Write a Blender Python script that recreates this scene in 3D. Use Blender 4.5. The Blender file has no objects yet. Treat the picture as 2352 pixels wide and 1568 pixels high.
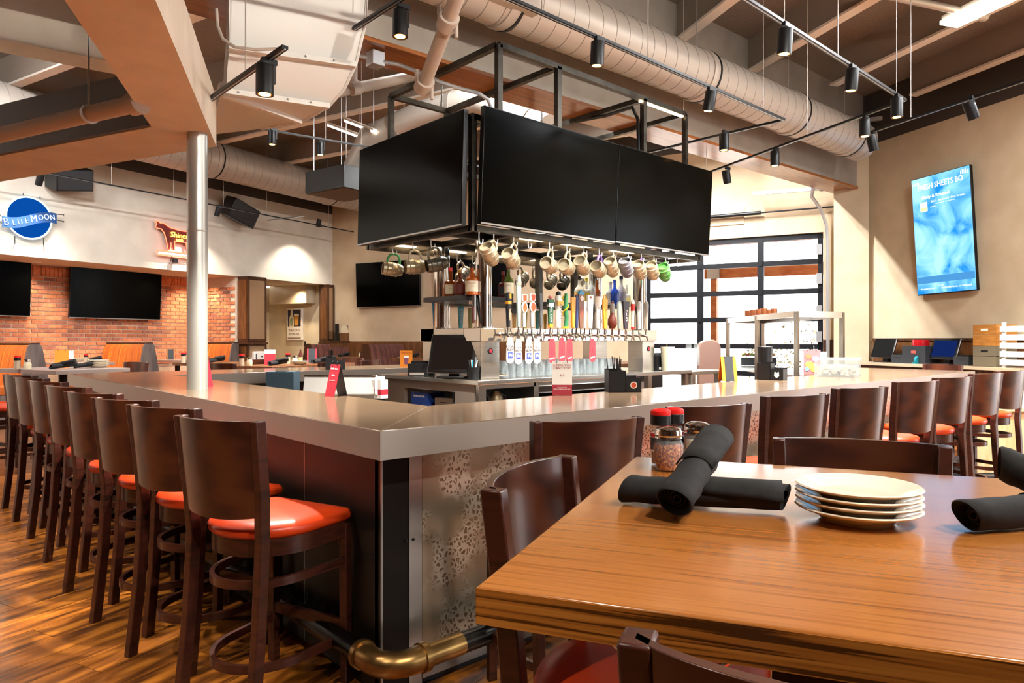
import bpy, bmesh, math, random
from mathutils import Vector, Matrix
random.seed(7)
S = bpy.context.scene
C = bpy.context.collection
PI = math.pi
R = math.radians

# ------------------------------------------------------------------ camera, world, sun, exposure
cam_d = bpy.data.cameras.new('camera')
cam = bpy.data.objects.new('camera', cam_d)
C.objects.link(cam)
cam.location = (-1.342, -2.195, 1.40)
cam.rotation_euler = (R(90), 0, R(-42.1))
cam_d.sensor_width = 36
cam_d.lens = 36 * 1605 / 2352
cam_d.shift_y = -4 / 2352
cam_d.clip_start = 0.05
cam_d.clip_end = 200
S.camera = cam

world = bpy.data.worlds.new('daylight')
S.world = world
world.use_nodes = True
wn = world.node_tree
bgn = wn.nodes['Background']
bgn.inputs[0].default_value = (0.93, 0.96, 1.0, 1)
bgn.inputs[1].default_value = 4

sun_d = bpy.data.lights.new('sun', 'SUN')
sun_d.energy = 8.0
sun_d.angle = R(0.6)
sun_d.color = (1.0, 0.86, 0.66)
sun = bpy.data.objects.new('sun', sun_d)
C.objects.link(sun)
sun.rotation_euler = Vector((-0.50, 0.62, -0.60)).to_track_quat('-Z', 'Y').to_euler()

S.view_settings.view_transform = 'Standard'
S.view_settings.look = 'None'
S.view_settings.gamma = 1
S.view_settings.use_curve_mapping = False
S.view_settings.exposure = 0.65
S.cycles.max_bounces = 8
S.cycles.glossy_bounces = 4
S.cycles.transparent_max_bounces = 12
S.cycles.transmission_bounces = 6
S.cycles.caustics_reflective = False
S.cycles.caustics_refractive = False
S.cycles.sample_clamp_indirect = 6

# ------------------------------------------------------------------ materials
def lin(h):
    h = h.lstrip('#')
    o = []
    for i in (0, 2, 4):
        c = int(h[i:i + 2], 16) / 255
        o.append(c / 12.92 if c <= 0.04045 else ((c + 0.055) / 1.055) ** 2.4)
    return (*o, 1)

def mat(name, col, rough=0.5, metal=0.0, coat=0.0, spec=None, emit=None, es=0, trans=0, ior=1.45, alpha=1):
    m = bpy.data.materials.new(name)
    m.use_nodes = True
    b = m.node_tree.nodes['Principled BSDF']
    b.inputs['Base Color'].default_value = lin(col)
    b.inputs['Roughness'].default_value = rough
    b.inputs['Metallic'].default_value = metal
    b.inputs['Coat Weight'].default_value = coat
    b.inputs['Coat Roughness'].default_value = 0.12
    if spec is not None: b.inputs['Specular IOR Level'].default_value = spec
    if emit:
        b.inputs['Emission Color'].default_value = lin(emit)
        b.inputs['Emission Strength'].default_value = es
    b.inputs['Transmission Weight'].default_value = trans
    b.inputs['IOR'].default_value = ior
    b.inputs['Alpha'].default_value = alpha
    return m

def nodes(m): return m.node_tree.nodes, m.node_tree.links, m.node_tree.nodes['Principled BSDF']

def mix_tex(m, cols, scale=(1, 1, 1), kind='NOISE', tscale=5, detail=5, pos=(0.35, 0.65), rot=(0, 0, 0), bump=0, rough=None, coords='Object', dist=0, rnd=0.0):
    """colour ramp over a noise / wave / voronoi pattern in object coordinates; rnd varies value per object"""
    n, l, b = nodes(m)
    tc = n.new('ShaderNodeTexCoord'); mp = n.new('ShaderNodeMapping')
    mp.inputs['Scale'].default_value = scale; mp.inputs['Rotation'].default_value = rot
    l.new(tc.outputs[coords], mp.inputs['Vector'])
    src = mp.outputs['Vector']
    if rnd:
        oi = n.new('ShaderNodeObjectInfo'); ad = n.new('ShaderNodeVectorMath'); ad.operation = 'ADD'
        sc = n.new('ShaderNodeVectorMath'); sc.operation = 'SCALE'; sc.inputs['Scale'].default_value = 40
        l.new(oi.outputs['Random'], sc.inputs[0]); l.new(src, ad.inputs[0]); l.new(sc.outputs[0], ad.inputs[1]); src = ad.outputs[0]
    if kind == 'NOISE':
        t = n.new('ShaderNodeTexNoise'); t.inputs['Scale'].default_value = tscale; t.inputs['Detail'].default_value = detail
        t.inputs['Distortion'].default_value = dist; out = t.outputs['Fac']
    elif kind == 'WAVE':
        t = n.new('ShaderNodeTexWave'); t.inputs['Scale'].default_value = tscale; t.inputs['Distortion'].default_value = dist
        t.inputs['Detail'].default_value = detail; t.inputs['Detail Scale'].default_value = 1.2; out = t.outputs['Fac']
    else:
        t = n.new('ShaderNodeTexVoronoi'); t.inputs['Scale'].default_value = tscale; out = t.outputs['Distance']
    l.new(src, t.inputs['Vector'])
    r = n.new('ShaderNodeValToRGB')
    e = r.color_ramp.elements
    e[0].position, e[1].position = pos[0], pos[-1]
    e[0].color, e[1].color = lin(cols[0]), lin(cols[-1])
    for i, c in enumerate(cols[1:-1]):
        x = e.new(pos[i + 1] if len(pos) == len(cols) else pos[0] + (pos[-1] - pos[0]) * (i + 1) / (len(cols) - 1)); x.color = lin(c)
    l.new(out, r.inputs['Fac'])
    col = r.outputs['Color']
    if rnd:
        hv = n.new('ShaderNodeHueSaturation')
        mr = n.new('ShaderNodeMapRange'); mr.inputs['To Min'].default_value = 1 - rnd; mr.inputs['To Max'].default_value = 1 + rnd
        l.new(oi.outputs['Random'], mr.inputs['Value']); l.new(mr.outputs['Result'], hv.inputs['Value']); l.new(col, hv.inputs['Color']); col = hv.outputs['Color']
    l.new(col, b.inputs['Base Color'])
    if bump:
        bp = n.new('ShaderNodeBump'); bp.inputs['Strength'].default_value = bump; bp.inputs['Distance'].default_value = 0.01
        l.new(out, bp.inputs['Height']); l.new(bp.outputs['Normal'], b.inputs['Normal'])
    if rough:
        mr2 = n.new('ShaderNodeMapRange'); mr2.inputs['To Min'].default_value = rough[0]; mr2.inputs['To Max'].default_value = rough[1]
        l.new(out, mr2.inputs['Value']); l.new(mr2.outputs['Result'], b.inputs['Roughness'])
    return m

K = {}
K['white_wall'] = mix_tex(mat('painted_plaster', '#d8cfc0', 0.85), ['#cfc6b6', '#d9d0c1'], tscale=3, bump=0.04)
K['cream_wall'] = mix_tex(mat('cream_plaster', '#d6c4a4', 0.85), ['#cdbb9b', '#d8c7a8'], tscale=3, bump=0.04)
K['tan_wall'] = mix_tex(mat('tan_plaster', '#cbb394', 0.85), ['#c4ab8b', '#cdb698'], tscale=3, bump=0.04)
K['soffit'] = mix_tex(mat('soffit_plaster', '#d8cab8', 0.8), ['#d2c4b2', '#dbcebc'], tscale=4, bump=0.03)
K['dark_paint'] = mat('dark_grey_paint', '#453f3a', 0.6)
K['deck'] = mix_tex(mat('ceiling_deck', '#857a70', 0.8), ['#766b61', '#93877c'], tscale=60, detail=6, bump=0.5)
K['joist'] = mat('joist_paint', '#928579', 0.55)
K['joist_edge'] = mat('joist_flange_paint', '#f0e9de', 0.5)
K['beam_grey'] = mix_tex(mat('beam_paint', '#a39a8f', 0.55), ['#9c9388', '#a8a095'], tscale=3)
K['beam_wood'] = mix_tex(mat('glulam_wood', '#9a5a2c', 0.28, coat=0.4), ['#7a4420', '#a8652f', '#8d5228'], scale=(1, 14, 14), tscale=1.2, detail=6)
K['duct'] = mat('duct_paint', '#b9b0a5', 0.42, 0.25)
K['duct_seam'] = mat('duct_seam', '#8c837a', 0.5, 0.3)
K['duct_white'] = mat('white_duct_paint', '#dcd9d2', 0.45)
K['pipe_paint'] = mat('pipe_paint', '#b3a597', 0.5)
K['galv'] = mat('galvanised_steel', '#c9ccce', 0.35, 0.8)
K['black_metal'] = mat('black_metal', '#17181a', 0.4, 0.3)
K['black'] = mat('black_plastic', '#121315', 0.35)
K['dark_plastic'] = mat('dark_grey_plastic', '#2c2f33', 0.45)
K['screen_off'] = mat('dark_glass_screen', '#010101', 0.18, spec=0.05)
K['tv_bezel'] = mat('tv_bezel', '#0b0b0d', 0.3, 0.2)
K['tv_edge'] = mat('tv_silver_edge', '#8d8a88', 0.3, 0.8)
K['raw_steel'] = mix_tex(mat('raw_steel', '#5c5850', 0.35, 0.9), ['#34312c', '#4a463f'], tscale=8, rough=(0.28, 0.5))
K['stainless'] = mix_tex(mat('brushed_stainless', '#c8c4bc', 0.25, 1.0), ['#c2beb6', '#cdc9c1'], scale=(1, 1, 40), tscale=3)
K['polished'] = mat('polished_steel', '#d8d5cf', 0.1, 1.0)
K['column'] = mat('silver_paint', '#aaa9a2', 0.32, 0.55)
K['bar_top'] = mix_tex(mat('bar_top_laminate', '#a08a74', 0.16, coat=0.4), ['#62503f', '#6d5a48'], tscale=2, detail=3)
K['bar_apron'] = mat('bar_edge_laminate', '#8a8178', 0.32, 0.25)
K['bar_dark'] = mix_tex(mat('blackened_steel', '#1d1814', 0.42, 0.15, spec=0.3), ['#0b0907', '#17120e'], tscale=3)
K['strip'] = mat('steel_trim', '#a3a29c', 0.3, 0.9)
K['black_pipe'] = mix_tex(mat('black_iron_pipe', '#1b1917', 0.3, 0.8), ['#121110', '#3a352e'], tscale=9, pos=(0.5, 0.75))
K['brass'] = mix_tex(mat('aged_brass', '#8a6a3c', 0.32, 0.95), ['#6d5230', '#a17e4a'], tscale=10)
K['stool_wood'] = mix_tex(mat('mahogany_stain', '#3c1c12', 0.34, coat=0.15), ['#240f09', '#3d1b11', '#2d130b'], scale=(1, 1, 5), tscale=4, detail=4, dist=1.5)
K['stool_panel'] = mix_tex(mat('mahogany_plywood', '#45210f', 0.32, coat=0.2), ['#2a110a', '#3c1a0e', '#452110'], scale=(0.8, 0.8, 2.6), kind='WAVE', tscale=1.6, detail=3, dist=9, pos=(0.0, 1.0), rnd=0.12)
K['vinyl'] = mat('red_orange_vinyl', '#c43a10', 0.36, coat=0.1)
K['vinyl_orange'] = mat('orange_vinyl', '#d8902c', 0.4)
K['oak'] = mix_tex(mat('oak_top', '#a4602a', 0.2, coat=0.5), ['#80481c', '#a4672f', '#935726'], scale=(34, 1.0, 8), tscale=2.2, detail=6, pos=(0.3, 0.7), rough=(0.15, 0.25))
K['oak_edge'] = mix_tex(mat('oak_edge', '#b06a24', 0.3, coat=0.3), ['#4a2809', '#96591f', '#b0702c'], scale=(1.5, 1.5, 90), tscale=1.7, detail=2, pos=(0.37, 0.44, 0.60), dist=0.4)
K['napkin'] = mix_tex(mat('charcoal_cotton', '#2b2a2c', 0.9), ['#131213', '#1c1b1b'], tscale=40, bump=0.1)
K['porcelain'] = mat('ivory_porcelain', '#e6ddc8', 0.12, coat=0.5)
K['chrome'] = mat('chrome', '#dedcd8', 0.12, 1.0)
K['glass'] = mat('clear_glass', '#c3d0d4', 0.03, spec=0.9, alpha=0.2)
K['pane'] = mat('window_pane', '#ffffff', 0.0, trans=1.0, ior=1.02)
K['plastic_clear'] = mat('clear_plastic', '#a9b0b0', 0.25, spec=0.3, alpha=0.2)
K['red_cap'] = mat('red_plastic', '#d81f1c', 0.35)
K['white'] = mat('white_card', '#ece8e0', 0.6)
K['ink'] = mat('dark_ink', '#2b1a16', 0.6)
K['white_ink'] = mat('white_ink', '#f6f4ef', 0.6)
K['red_card'] = mat('crimson_card', '#a11d2e', 0.55)
K['orange_card'] = mat('orange_card', '#e58a1e', 0.55)
K['blue_ink'] = mat('navy_ink', '#34448f', 0.55)
K['gold'] = mat('gold_print', '#c98d33', 0.35, 0.5)
K['walnut'] = mix_tex(mat('walnut_veneer', '#6e4423', 0.42, coat=0.1), ['#5a361b', '#7c4f2b'], scale=(8, 8, 1), tscale=3, detail=5)
K['walnut_dark'] = mix_tex(mat('walnut_frame', '#4a2c17', 0.4), ['#3c2211', '#553520'], scale=(8, 8, 1), tscale=3, detail=5)
K['booth_orange'] = mix_tex(mat('striped_orange_fabric', '#c8651a', 0.75), ['#7d360c', '#b8601a', '#974509', '#c8741f'], scale=(0.02, 1, 0.02), tscale=30, detail=1, pos=(0.3, 0.7))
K['booth_brown'] = mix_tex(mat('striped_brown_fabric', '#5d342a', 0.75), ['#4a2620', '#6b3d30'], scale=(0.02, 1, 0.02), tscale=30, detail=1)
K['booth_side'] = mix_tex(mat('booth_side_laminate', '#5f5450', 0.4), ['#4f4542', '#6c605a'], scale=(2, 2, 0.4), tscale=5, detail=4)
K['grey_table'] = mat('grey_laminate', '#8d7d76', 0.35)
K['brick'] = mix_tex(mat('red_brick', '#a8512b', 0.85), ['#a9613f', '#c67d54'], tscale=14, detail=5, bump=0.4, rnd=0.28)
K['brick_alt'] = mix_tex(mat('dark_red_brick', '#8a4630', 0.85), ['#8a5340', '#a96b50'], tscale=14, detail=5, bump=0.4, rnd=0.22)
K['mortar'] = mix_tex(mat('mortar', '#b09a80', 0.95), ['#c9b8a2', '#d9c9b4'], tscale=30)
K['plank'] = mix_tex(mat('amber_plank', '#8a4f1d', 0.3, coat=0.25), ['#3d1f08', '#7a4412', '#a0611c'], scale=(1.2, 9, 1), tscale=2.2, detail=6, rough=(0.24, 0.4), rnd=0.3)
K['floor'] = mix_tex(mat('wood_floor', '#7c461a', 0.32, coat=0.2), ['#43230b', '#74431a', '#945a25'], scale=(1, 6, 1), tscale=2.2, detail=6, rot=(0, 0, R(20)))
K['concrete'] = mat('patio_concrete', '#d9d4cc', 0.9)
K['cedar'] = mix_tex(mat('cedar_timber', '#a85a38', 0.7), ['#b8683f', '#d08a58'], scale=(6, 1, 6), tscale=2)
K['door_black'] = mat('dark_door_aluminium', '#191a1e', 0.4, 0.3)
K['laminate_light'] = mix_tex(mat('light_oak_laminate', '#c9ab80', 0.5), ['#bf9f73', '#d2b68e'], scale=(8, 8, 0.8), tscale=3, detail=5)
K['crate_wood'] = mix_tex(mat('crate_pine', '#a9712f', 0.6), ['#996223', '#b67d3a'], scale=(2, 2, 10), tscale=3)
K['crate_grey'] = mat('crate_grey_stain', '#6b6250', 0.6)

def emis(name, col, s):
    m = mat(name, '#000000', 1.0, spec=0.0, emit=col, es=s)
    return m
K['bulb'] = emis('lamp_bulb', '#ffb65c', 14)
K['led'] = emis('led_strip', '#ffd9a6', 7)
K['tube'] = emis('fluorescent_tube', '#fff3dd', 6)
K['neon_white'] = emis('neon_white', '#d9fbff', 2.2)
K['neon_red'] = emis('neon_red', '#ff5a3c', 4)
K['neon_yellow'] = emis('neon_yellow', '#ffd24a', 4)
K['neon_blue_panel'] = emis('neon_blue_panel', '#0a55b8', 0.55)

# metallic-oxide pattern for the bar front
def patina():
    m = mat('etched_metal', '#8f8472', 0.3, 0.75)
    n, l, b = nodes(m)
    tc = n.new('ShaderNodeTexCoord')
    vo = n.new('ShaderNodeTexVoronoi'); vo.feature = 'DISTANCE_TO_EDGE'; vo.inputs['Scale'].default_value = 46
    wob = n.new('ShaderNodeTexNoise'); wob.inputs['Scale'].default_value = 12; wob.inputs['Detail'].default_value = 3
    ad = n.new('ShaderNodeVectorMath'); ad.operation = 'MULTIPLY_ADD'; ad.inputs[1].default_value = (0.08, 0.08, 0.08)
    l.new(tc.outputs['Object'], wob.inputs['Vector']); l.new(wob.outputs['Color'], ad.inputs[0]); l.new(tc.outputs['Object'], ad.inputs[2]); l.new(ad.outputs[0], vo.inputs['Vector'])
    blot = n.new('ShaderNodeTexNoise'); blot.inputs['Scale'].default_value = 4.5; blot.inputs['Detail'].default_value = 3; l.new(tc.outputs['Object'], blot.inputs['Vector'])
    rb = n.new('ShaderNodeValToRGB'); rb.color_ramp.elements[0].position = 0.44; rb.color_ramp.elements[1].position = 0.54; l.new(blot.outputs['Fac'], rb.inputs['Fac'])
    rv = n.new('ShaderNodeValToRGB'); e = rv.color_ramp.elements
    e[0].position = 0.14; e[0].color = lin('#b5aa96'); e[1].position = 0.22; e[1].color = lin('#5d4a34'); x = e.new(0.3); x.color = lin('#74604a')
    l.new(vo.outputs['Distance'], rv.inputs['Fac'])
    ns = n.new('ShaderNodeTexNoise'); ns.inputs['Scale'].default_value = 2.0; ns.inputs['Detail'].default_value = 4; l.new(tc.outputs['Object'], ns.inputs['Vector'])
    rn = n.new('ShaderNodeValToRGB'); rn.color_ramp.elements[0].position = 0.35; rn.color_ramp.elements[1].position = 0.65
    rn.color_ramp.elements[0].color = lin('#8b7a62'); rn.color_ramp.elements[1].color = lin('#a39884'); l.new(ns.outputs['Fac'], rn.inputs['Fac'])
    mx = n.new('ShaderNodeMix'); mx.data_type = 'RGBA'
    l.new(rb.outputs['Color'], mx.inputs[0]); l.new(rn.outputs['Color'], mx.inputs[6]); l.new(rv.outputs['Color'], mx.inputs[7]); l.new(mx.outputs[2], b.inputs['Base Color'])
    return m
K['patina'] = patina()

# ------------------------------------------------------------------ mesh helpers
class M:
    def __init__(s): s.v = []; s.f = []
    def add(s, vs, fs):
        o = len(s.v); s.v += [tuple(v) for v in vs]; s.f += [tuple(i + o for i in f) for f in fs]; return s
    def box(s, c, d, rz=0, top=1.0):
        x, y, z = d[0] / 2, d[1] / 2, d[2] / 2; ca, sa = math.cos(rz), math.sin(rz); vs = []
        for k, q in ((-z, 1), (z, top)):
            for a, b in ((-x, -y), (x, -y), (x, y), (-x, y)):
                a *= q; b *= q; vs.append((c[0] + a * ca - b * sa, c[1] + a * sa + b * ca, c[2] + k))
        return s.add(vs, [(3, 2, 1, 0), (4, 5, 6, 7), (0, 1, 5, 4), (1, 2, 6, 5), (2, 3, 7, 6), (3, 0, 4, 7)])
    def bx(s, x0, x1, y0, y1, z0, z1): return s.box(((x0 + x1) / 2, (y0 + y1) / 2, (z0 + z1) / 2), (x1 - x0, y1 - y0, z1 - z0))
    def bar(s, p, q, w, h, up=(0, 0, 1)):
        p, q = Vector(p), Vector(q); d = (q - p).normalized(); u = Vector(up)
        if abs(d.dot(u)) > 0.98: u = Vector((0, 1, 0))
        r = d.cross(u).normalized(); u = r.cross(d).normalized(); vs = []
        for e in (p, q):
            for a, b in ((-1, -1), (1, -1), (1, 1), (-1, 1)): vs.append(e + r * a * w / 2 + u * b * h / 2)
        return s.add(vs, [(0, 1, 2, 3), (7, 6, 5, 4), (4, 5, 1, 0), (5, 6, 2, 1), (6, 7, 3, 2), (7, 4, 0, 3)])
    def cyl(s, p, q, r0, r1=None, n=16, caps=True):
        r1 = r0 if r1 is None else r1
        return s.tube([p, q], [r0, r1], n, caps)
    def tube(s, pts, r, n=10, caps=True, closed=False):
        pts = [Vector(p) for p in pts]; m = len(pts); rr = r if isinstance(r, (list, tuple)) else [r] * m
        rings = []; ref = None
        for i, p in enumerate(pts):
            if closed: d = pts[(i + 1) % m] - pts[i - 1]
            else: d = pts[min(i + 1, m - 1)] - pts[max(i - 1, 0)]
            d.normalize()
            if ref is None:
                ref = Vector((0, 0, 1)) if abs(d.z) < 0.9 else Vector((1, 0, 0))
            a = d.cross(ref)
            if a.length < 1e-4: a = d.cross(Vector((0.3, 1, 0.2)))
            a.normalize(); b = d.cross(a).normalized(); ref = a.cross(d).normalized()
            rings.append([p + (a * math.cos(2 * PI * k / n) + b * math.sin(2 * PI * k / n)) * rr[i] for k in range(n)])
        vs = [v for g in rings for v in g]; fs = []
        for i in range(m if closed else m - 1):
            j = (i + 1) % m
            for k in range(n):
                fs.append((i * n + k, i * n + (k + 1) % n, j * n + (k + 1) % n, j * n + k))
        if caps and not closed:
            fs.append(tuple(range(n))[::-1]); fs.append(tuple((m - 1) * n + k for k in range(n)))
        return s.add(vs, fs)
    def lathe(s, prof, n=24, c=(0, 0, 0), mtx=None):
        vs = []; fs = []
        for r, z in prof:
            for k in range(n):
                v = Vector((r * math.cos(2 * PI * k / n), r * math.sin(2 * PI * k / n), z))
                v = (mtx @ v) if mtx else v
                vs.append((v.x + c[0], v.y + c[1], v.z + c[2]))
        m = len(prof)
        for i in range(m - 1):
            for k in range(n): fs.append((i * n + k, i * n + (k + 1) % n, (i + 1) * n + (k + 1) % n, (i + 1) * n + k))
        if prof[0][0] > 1e-5: fs.append(tuple(range(n))[::-1])
        if prof[-1][0] > 1e-5: fs.append(tuple((m - 1) * n + k for k in range(n)))
        return s.add(vs, fs)
    def prism(s, poly, z0, z1, ax='z', mtx=None):
        n = len(poly); vs = []
        for z in (z0, z1):
            for a, b in poly:
                v = {'z': (a, b, z), 'y': (a, z, b), 'x': (z, a, b)}[ax]
                vs.append(mtx @ Vector(v) if mtx else v)
        fs = [tuple(range(n))[::-1], tuple(range(n, 2 * n))] + [(i, (i + 1) % n, n + (i + 1) % n, n + i) for i in range(n)]
        return s.add(vs, fs)
    def grid(s, rows):
        m, n = len(rows), len(rows[0]); vs = [p for r in rows for p in r]
        return s.add(vs, [(i * n + j, i * n + j + 1, (i + 1) * n + j + 1, (i + 1) * n + j) for i in range(m - 1) for j in range(n - 1)])
    def xf(s, mt): s.v = [tuple(mt @ Vector(v)) for v in s.v]; return s
    def mesh(s, name, material=None, smooth=35):
        me = bpy.data.meshes.new(name); me.from_pydata(s.v, [], s.f)
        if material: me.materials.append(material)
        me.validate()
        b = bmesh.new(); b.from_mesh(me); bmesh.ops.recalc_face_normals(b, faces=b.faces); b.to_mesh(me); b.free()
        if smooth:
            me.polygons.foreach_set('use_smooth', [True] * len(me.polygons)); me.set_sharp_from_angle(angle=R(smooth))
        return me

def ob(name, m, material, parent=None, smooth=35, bevel=0, solid=0, sub=0, loc=None, rz=0):
    me = m.mesh(name, material, smooth) if isinstance(m, M) else m
    # outward normals
    o = bpy.data.objects.new(name, me); C.objects.link(o)
    if parent: o.parent = parent
    if loc: o.location = loc
    if rz: o.rotation_euler = (0, 0, rz)
    if solid:
        d = o.modifiers.new('thickness', 'SOLIDIFY'); d.thickness = solid; d.offset = 0
    if bevel:
        b = o.modifiers.new('bevel', 'BEVEL'); b.width = bevel; b.segments = 2; b.limit_method = 'ANGLE'; b.angle_limit = R(40)
    if sub:
        d = o.modifiers.new('subdivision', 'SUBSURF'); d.levels = sub; d.render_levels = sub
    return o

LABELS = {}
def tag(o, label, cat, group=None):
    if label in LABELS and not (group and LABELS[label] == group): print('DUPLICATE LABEL', label)
    nw = len(label.split())
    if nw < 4 or nw > 16: print('LABEL LENGTH', nw, label)
    LABELS[label] = group
    o['label'] = label; o['category'] = cat
    if group: o['group'] = group
    return o
def thing(name, label, cat, loc=(0, 0, 0), rz=0, group=None):
    o = bpy.data.objects.new(name, None); C.objects.link(o); o.empty_display_size = 0.1
    o.location = loc; o.rotation_euler = (0, 0, rz)
    return tag(o, label, cat, group)
def struct(name, m, material, **k):
    o = ob(name, m, material, **k); o['kind'] = 'structure'; return o
def copy_tree(o, label, loc, rz=0, cat=None, group=None):
    r = o.copy(); C.objects.link(r); r.location = loc; r.rotation_euler = (0, 0, rz)
    for ch in o.children:
        c = ch.copy(); C.objects.link(c); c.parent = r
        for g in ch.children:
            d = g.copy(); C.objects.link(d); d.parent = c
    return tag(r, label, cat or o['category'], group or o.get('group'))
_tc = {}
def text(parent, s, size, material, org, right=(1, 0, 0), up=(0, 0, 1), th=0.0012, name='lettering', align='CENTER', sx=1.0, bold=0.0):
    key = (s, size, th, align, sx, bold)
    cu = bpy.data.curves.new('t', 'FONT'); cu.body = s; cu.size = size; cu.extrude = th / 2; cu.align_x = align; cu.align_y = 'CENTER'; cu.resolution_u = 2; cu.offset = bold
    tmp = bpy.data.objects.new('t', cu); C.objects.link(tmp)
    dg = bpy.context.evaluated_depsgraph_get()
    me = bpy.data.meshes.new_from_object(tmp.evaluated_get(dg))
    bpy.data.objects.remove(tmp); bpy.data.curves.remove(cu)
    r = Vector(right).normalized(); u = Vector(up).normalized(); nn = r.cross(u)
    o_ = Vector(org)
    for v in me.vertices:
        v.co = o_ + r * v.co.x * sx + u * v.co.y + nn * v.co.z
    me.name = name; me.materials.clear(); me.materials.append(material)
    o = bpy.data.objects.new(name, me); C.objects.link(o)
    if parent: o.parent = parent
    return o
def ang(az): return R(az)
def P2(o, az, s, t=0):   # point at s along direction az, t to its left
    a = R(az); return (o[0] + s * math.cos(a) - t * math.sin(a), o[1] + s * math.sin(a) + t * math.cos(a))
def arc(cx, cy, r, a0, a1, n): return [(cx + r * math.cos(R(a0 + (a1 - a0) * i / n)), cy + r * math.sin(R(a0 + (a1 - a0) * i / n))) for i in range(n + 1)]

# ------------------------------------------------------------------ setting
LA, BA, RA = 18.2, 109.0, 66.0          # headings of the booth wall, the back wall and the menu-screen wall
L0 = (0.052, 11.369)                    # a point of the booth wall's upper face
LB = (6.986, 13.643)                    # corner of booth wall and back wall
RB = (10.80, 2.53)                      # corner of back wall and screen wall
def LW(s, off=0): return P2(L0, LA, s, off)      # along booth wall, off = behind its upper face
def BW(s, off=0): return P2(RB, BA, s, -off)     # along back wall from the right corner, off = outside
def RW(s, off=0): return P2(RB, RA + 180, s, off)  # along screen wall towards the viewer, off = outside(right)
ZC = 5.45

# floor
fl = struct('floor', M().bx(-9, 16, -9, 22, -0.12, -0.009), K['floor'])
pk = M().bx(-0.6, 0.6, -0.0885, 0.0885, -0.009, 0.0).mesh('plank', K['plank'])
fa = 20; kk = 0
for i in range(-16, 17):
    for j in range(-3, 8):
        off = ((i * 37) % 11) / 11 * 1.2
        c = P2((-1.2, 2.0), fa, j * 1.203 + off - 1.8, i * 0.18)
        if not (-3.3 < c[0] < 0.9 and -1.2 < c[1] < 7.5): continue
        if c[0] > 0.75 and c[1] < 5.5: continue
        dx, dy = c[0] + 1.342, c[1] + 2.195
        dd = dx * 0.670 + dy * 0.742; xx = dx * 0.742 - dy * 0.670
        if dd < 2.4 or dd > 8 or kk >= 290: continue
        p = bpy.data.objects.new('plank', pk); C.objects.link(p); p.parent = fl; p.location = (c[0], c[1], 0); p.rotation_euler = (0, 0, R(fa)); kk += 1

# ceiling deck with joists
ce = struct('ceiling', M().bx(-9, 16, -9, 22, ZC, ZC + 0.1), K['deck'])
def joist(p, az, ln, zb=5.0, w=0.14):
    q = P2(p, az, ln)
    j = ob('joist', M().bar((*p, (zb + ZC) / 2 + 0.015), (*q, (zb + ZC) / 2 + 0.015), w * 0.45, ZC - zb - 0.03), K['joist'], ce)
    ob('flange', M().bar((*p, zb + 0.015), (*q, zb + 0.015), w, 0.03), K['joist_edge'], j)
for k in range(-2, 7):       # joists on the near side of the big beam
    base = P2((7.444, 2.802), RA - 1, 0, -1.43 * (k - 1))
    joist(P2(base, RA - 1, -7.5), RA - 1, 7.4 + 0.6 * 0)
for k in range(-3, 6):       # joists beyond the beam
    base = P2((3.252, 11), 107, 0, -1.68 * k)
    joist(P2(base, 107, -8.2), 107, 13)

# booth wall: white upper wall carried over a recess, brick behind
up = M()
a, b = LW(-9), LW(7.3)
up.bar((*P2(a, LA, 0, 0.1), 3.625), (*P2(b, LA, 0, 0.1), 3.625), 0.2, 1.75)
wl = struct('wall_left', up, K['white_wall'])
up2 = M(); up2.bar((*LW(-9, 0.1), 4.975), (*LW(7.3, 0.1), 4.975), 0.19, 0.95)
ob('upper_band', up2, K['dark_paint'], wl)
struct('trim_1', M().prism([LW(-9, 0.2), LW(7.28, 0.2), LW(7.28, 1.6), LW(-9, 1.6)], 2.75, 2.9), K['soffit'])
BO = 1.2
wb = struct('wall_brick', M().prism([LW(-9, BO), LW(4.46, BO), LW(4.46, 0.06), LW(4.6, 0.06), LW(4.6, BO + 0.2), LW(-9, BO + 0.2)], 0, 2.75), K['mortar'])
bm0 = M().box((0, 0, 0), (0.189, 0.02, 0.060)).mesh('brick', K['brick']); bm1 = M().box((0, 0, 0), (0.189, 0.02, 0.060)).mesh('brick', K['brick_alt'])
bh = M().box((0, 0, 0), (0.095, 0.02, 0.064)).mesh('brick', K['brick'])
sold = M().box((0, 0, 0), (0.064, 0.02, 0.19)).mesh('brick', K['brick'])
rest = M(); bc = 0; rb = random.Random(3)
def brick_at(x, y, z, az, me, single):
    global bc
    if single and bc < 296:
        o = bpy.data.objects.new('brick', me); C.objects.link(o); o.parent = wb; o.location = (x, y, z); o.rotation_euler = (0, 0, R(az)); bc += 1
    else:
        rest.box((x, y, z), (0.189, 0.02, 0.060), R(az))
for row in range(21):
    z = 2.50 - row * 0.078
    for i in range(24):
        s = -0.75 + i * 0.208 + (0.104 if row % 2 else 0)
        if s > 4.36: continue
        hid = (z > 1.86 and (1.65 < s < 3.35 or s < 0.8))
        x, y = LW(s, BO - 0.008 - rb.random() * 0.004)
        brick_at(x, y, z, LA, bm1 if rb.random() < 0.33 else bm0, not hid and s < 3.65)
    for i in range(5):
        t = BO - 0.16 - i * 0.208 - (0.104 if row % 2 else 0)
        if t < 0.15: continue
        x, y = LW(4.452 - rb.random() * 0.004, t)
        brick_at(x, y, z, LA + 90, bm1 if rb.random() < 0.33 else bm0, row < 15)
for row in range(21):
    z = 2.50 - row * 0.078
    rest.box((*(LW(4.451, BO - .055) if row % 2 else LW(4.451, .115)), z), (0.09, 0.02, 0.060), R(LA + 90))
for i in range(70):
    s = -0.75 + i * 0.073
    if s < 4.4: rest.box((*LW(s, BO - 0.009), 2.64), (0.064, 0.02, 0.19), R(LA))
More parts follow.
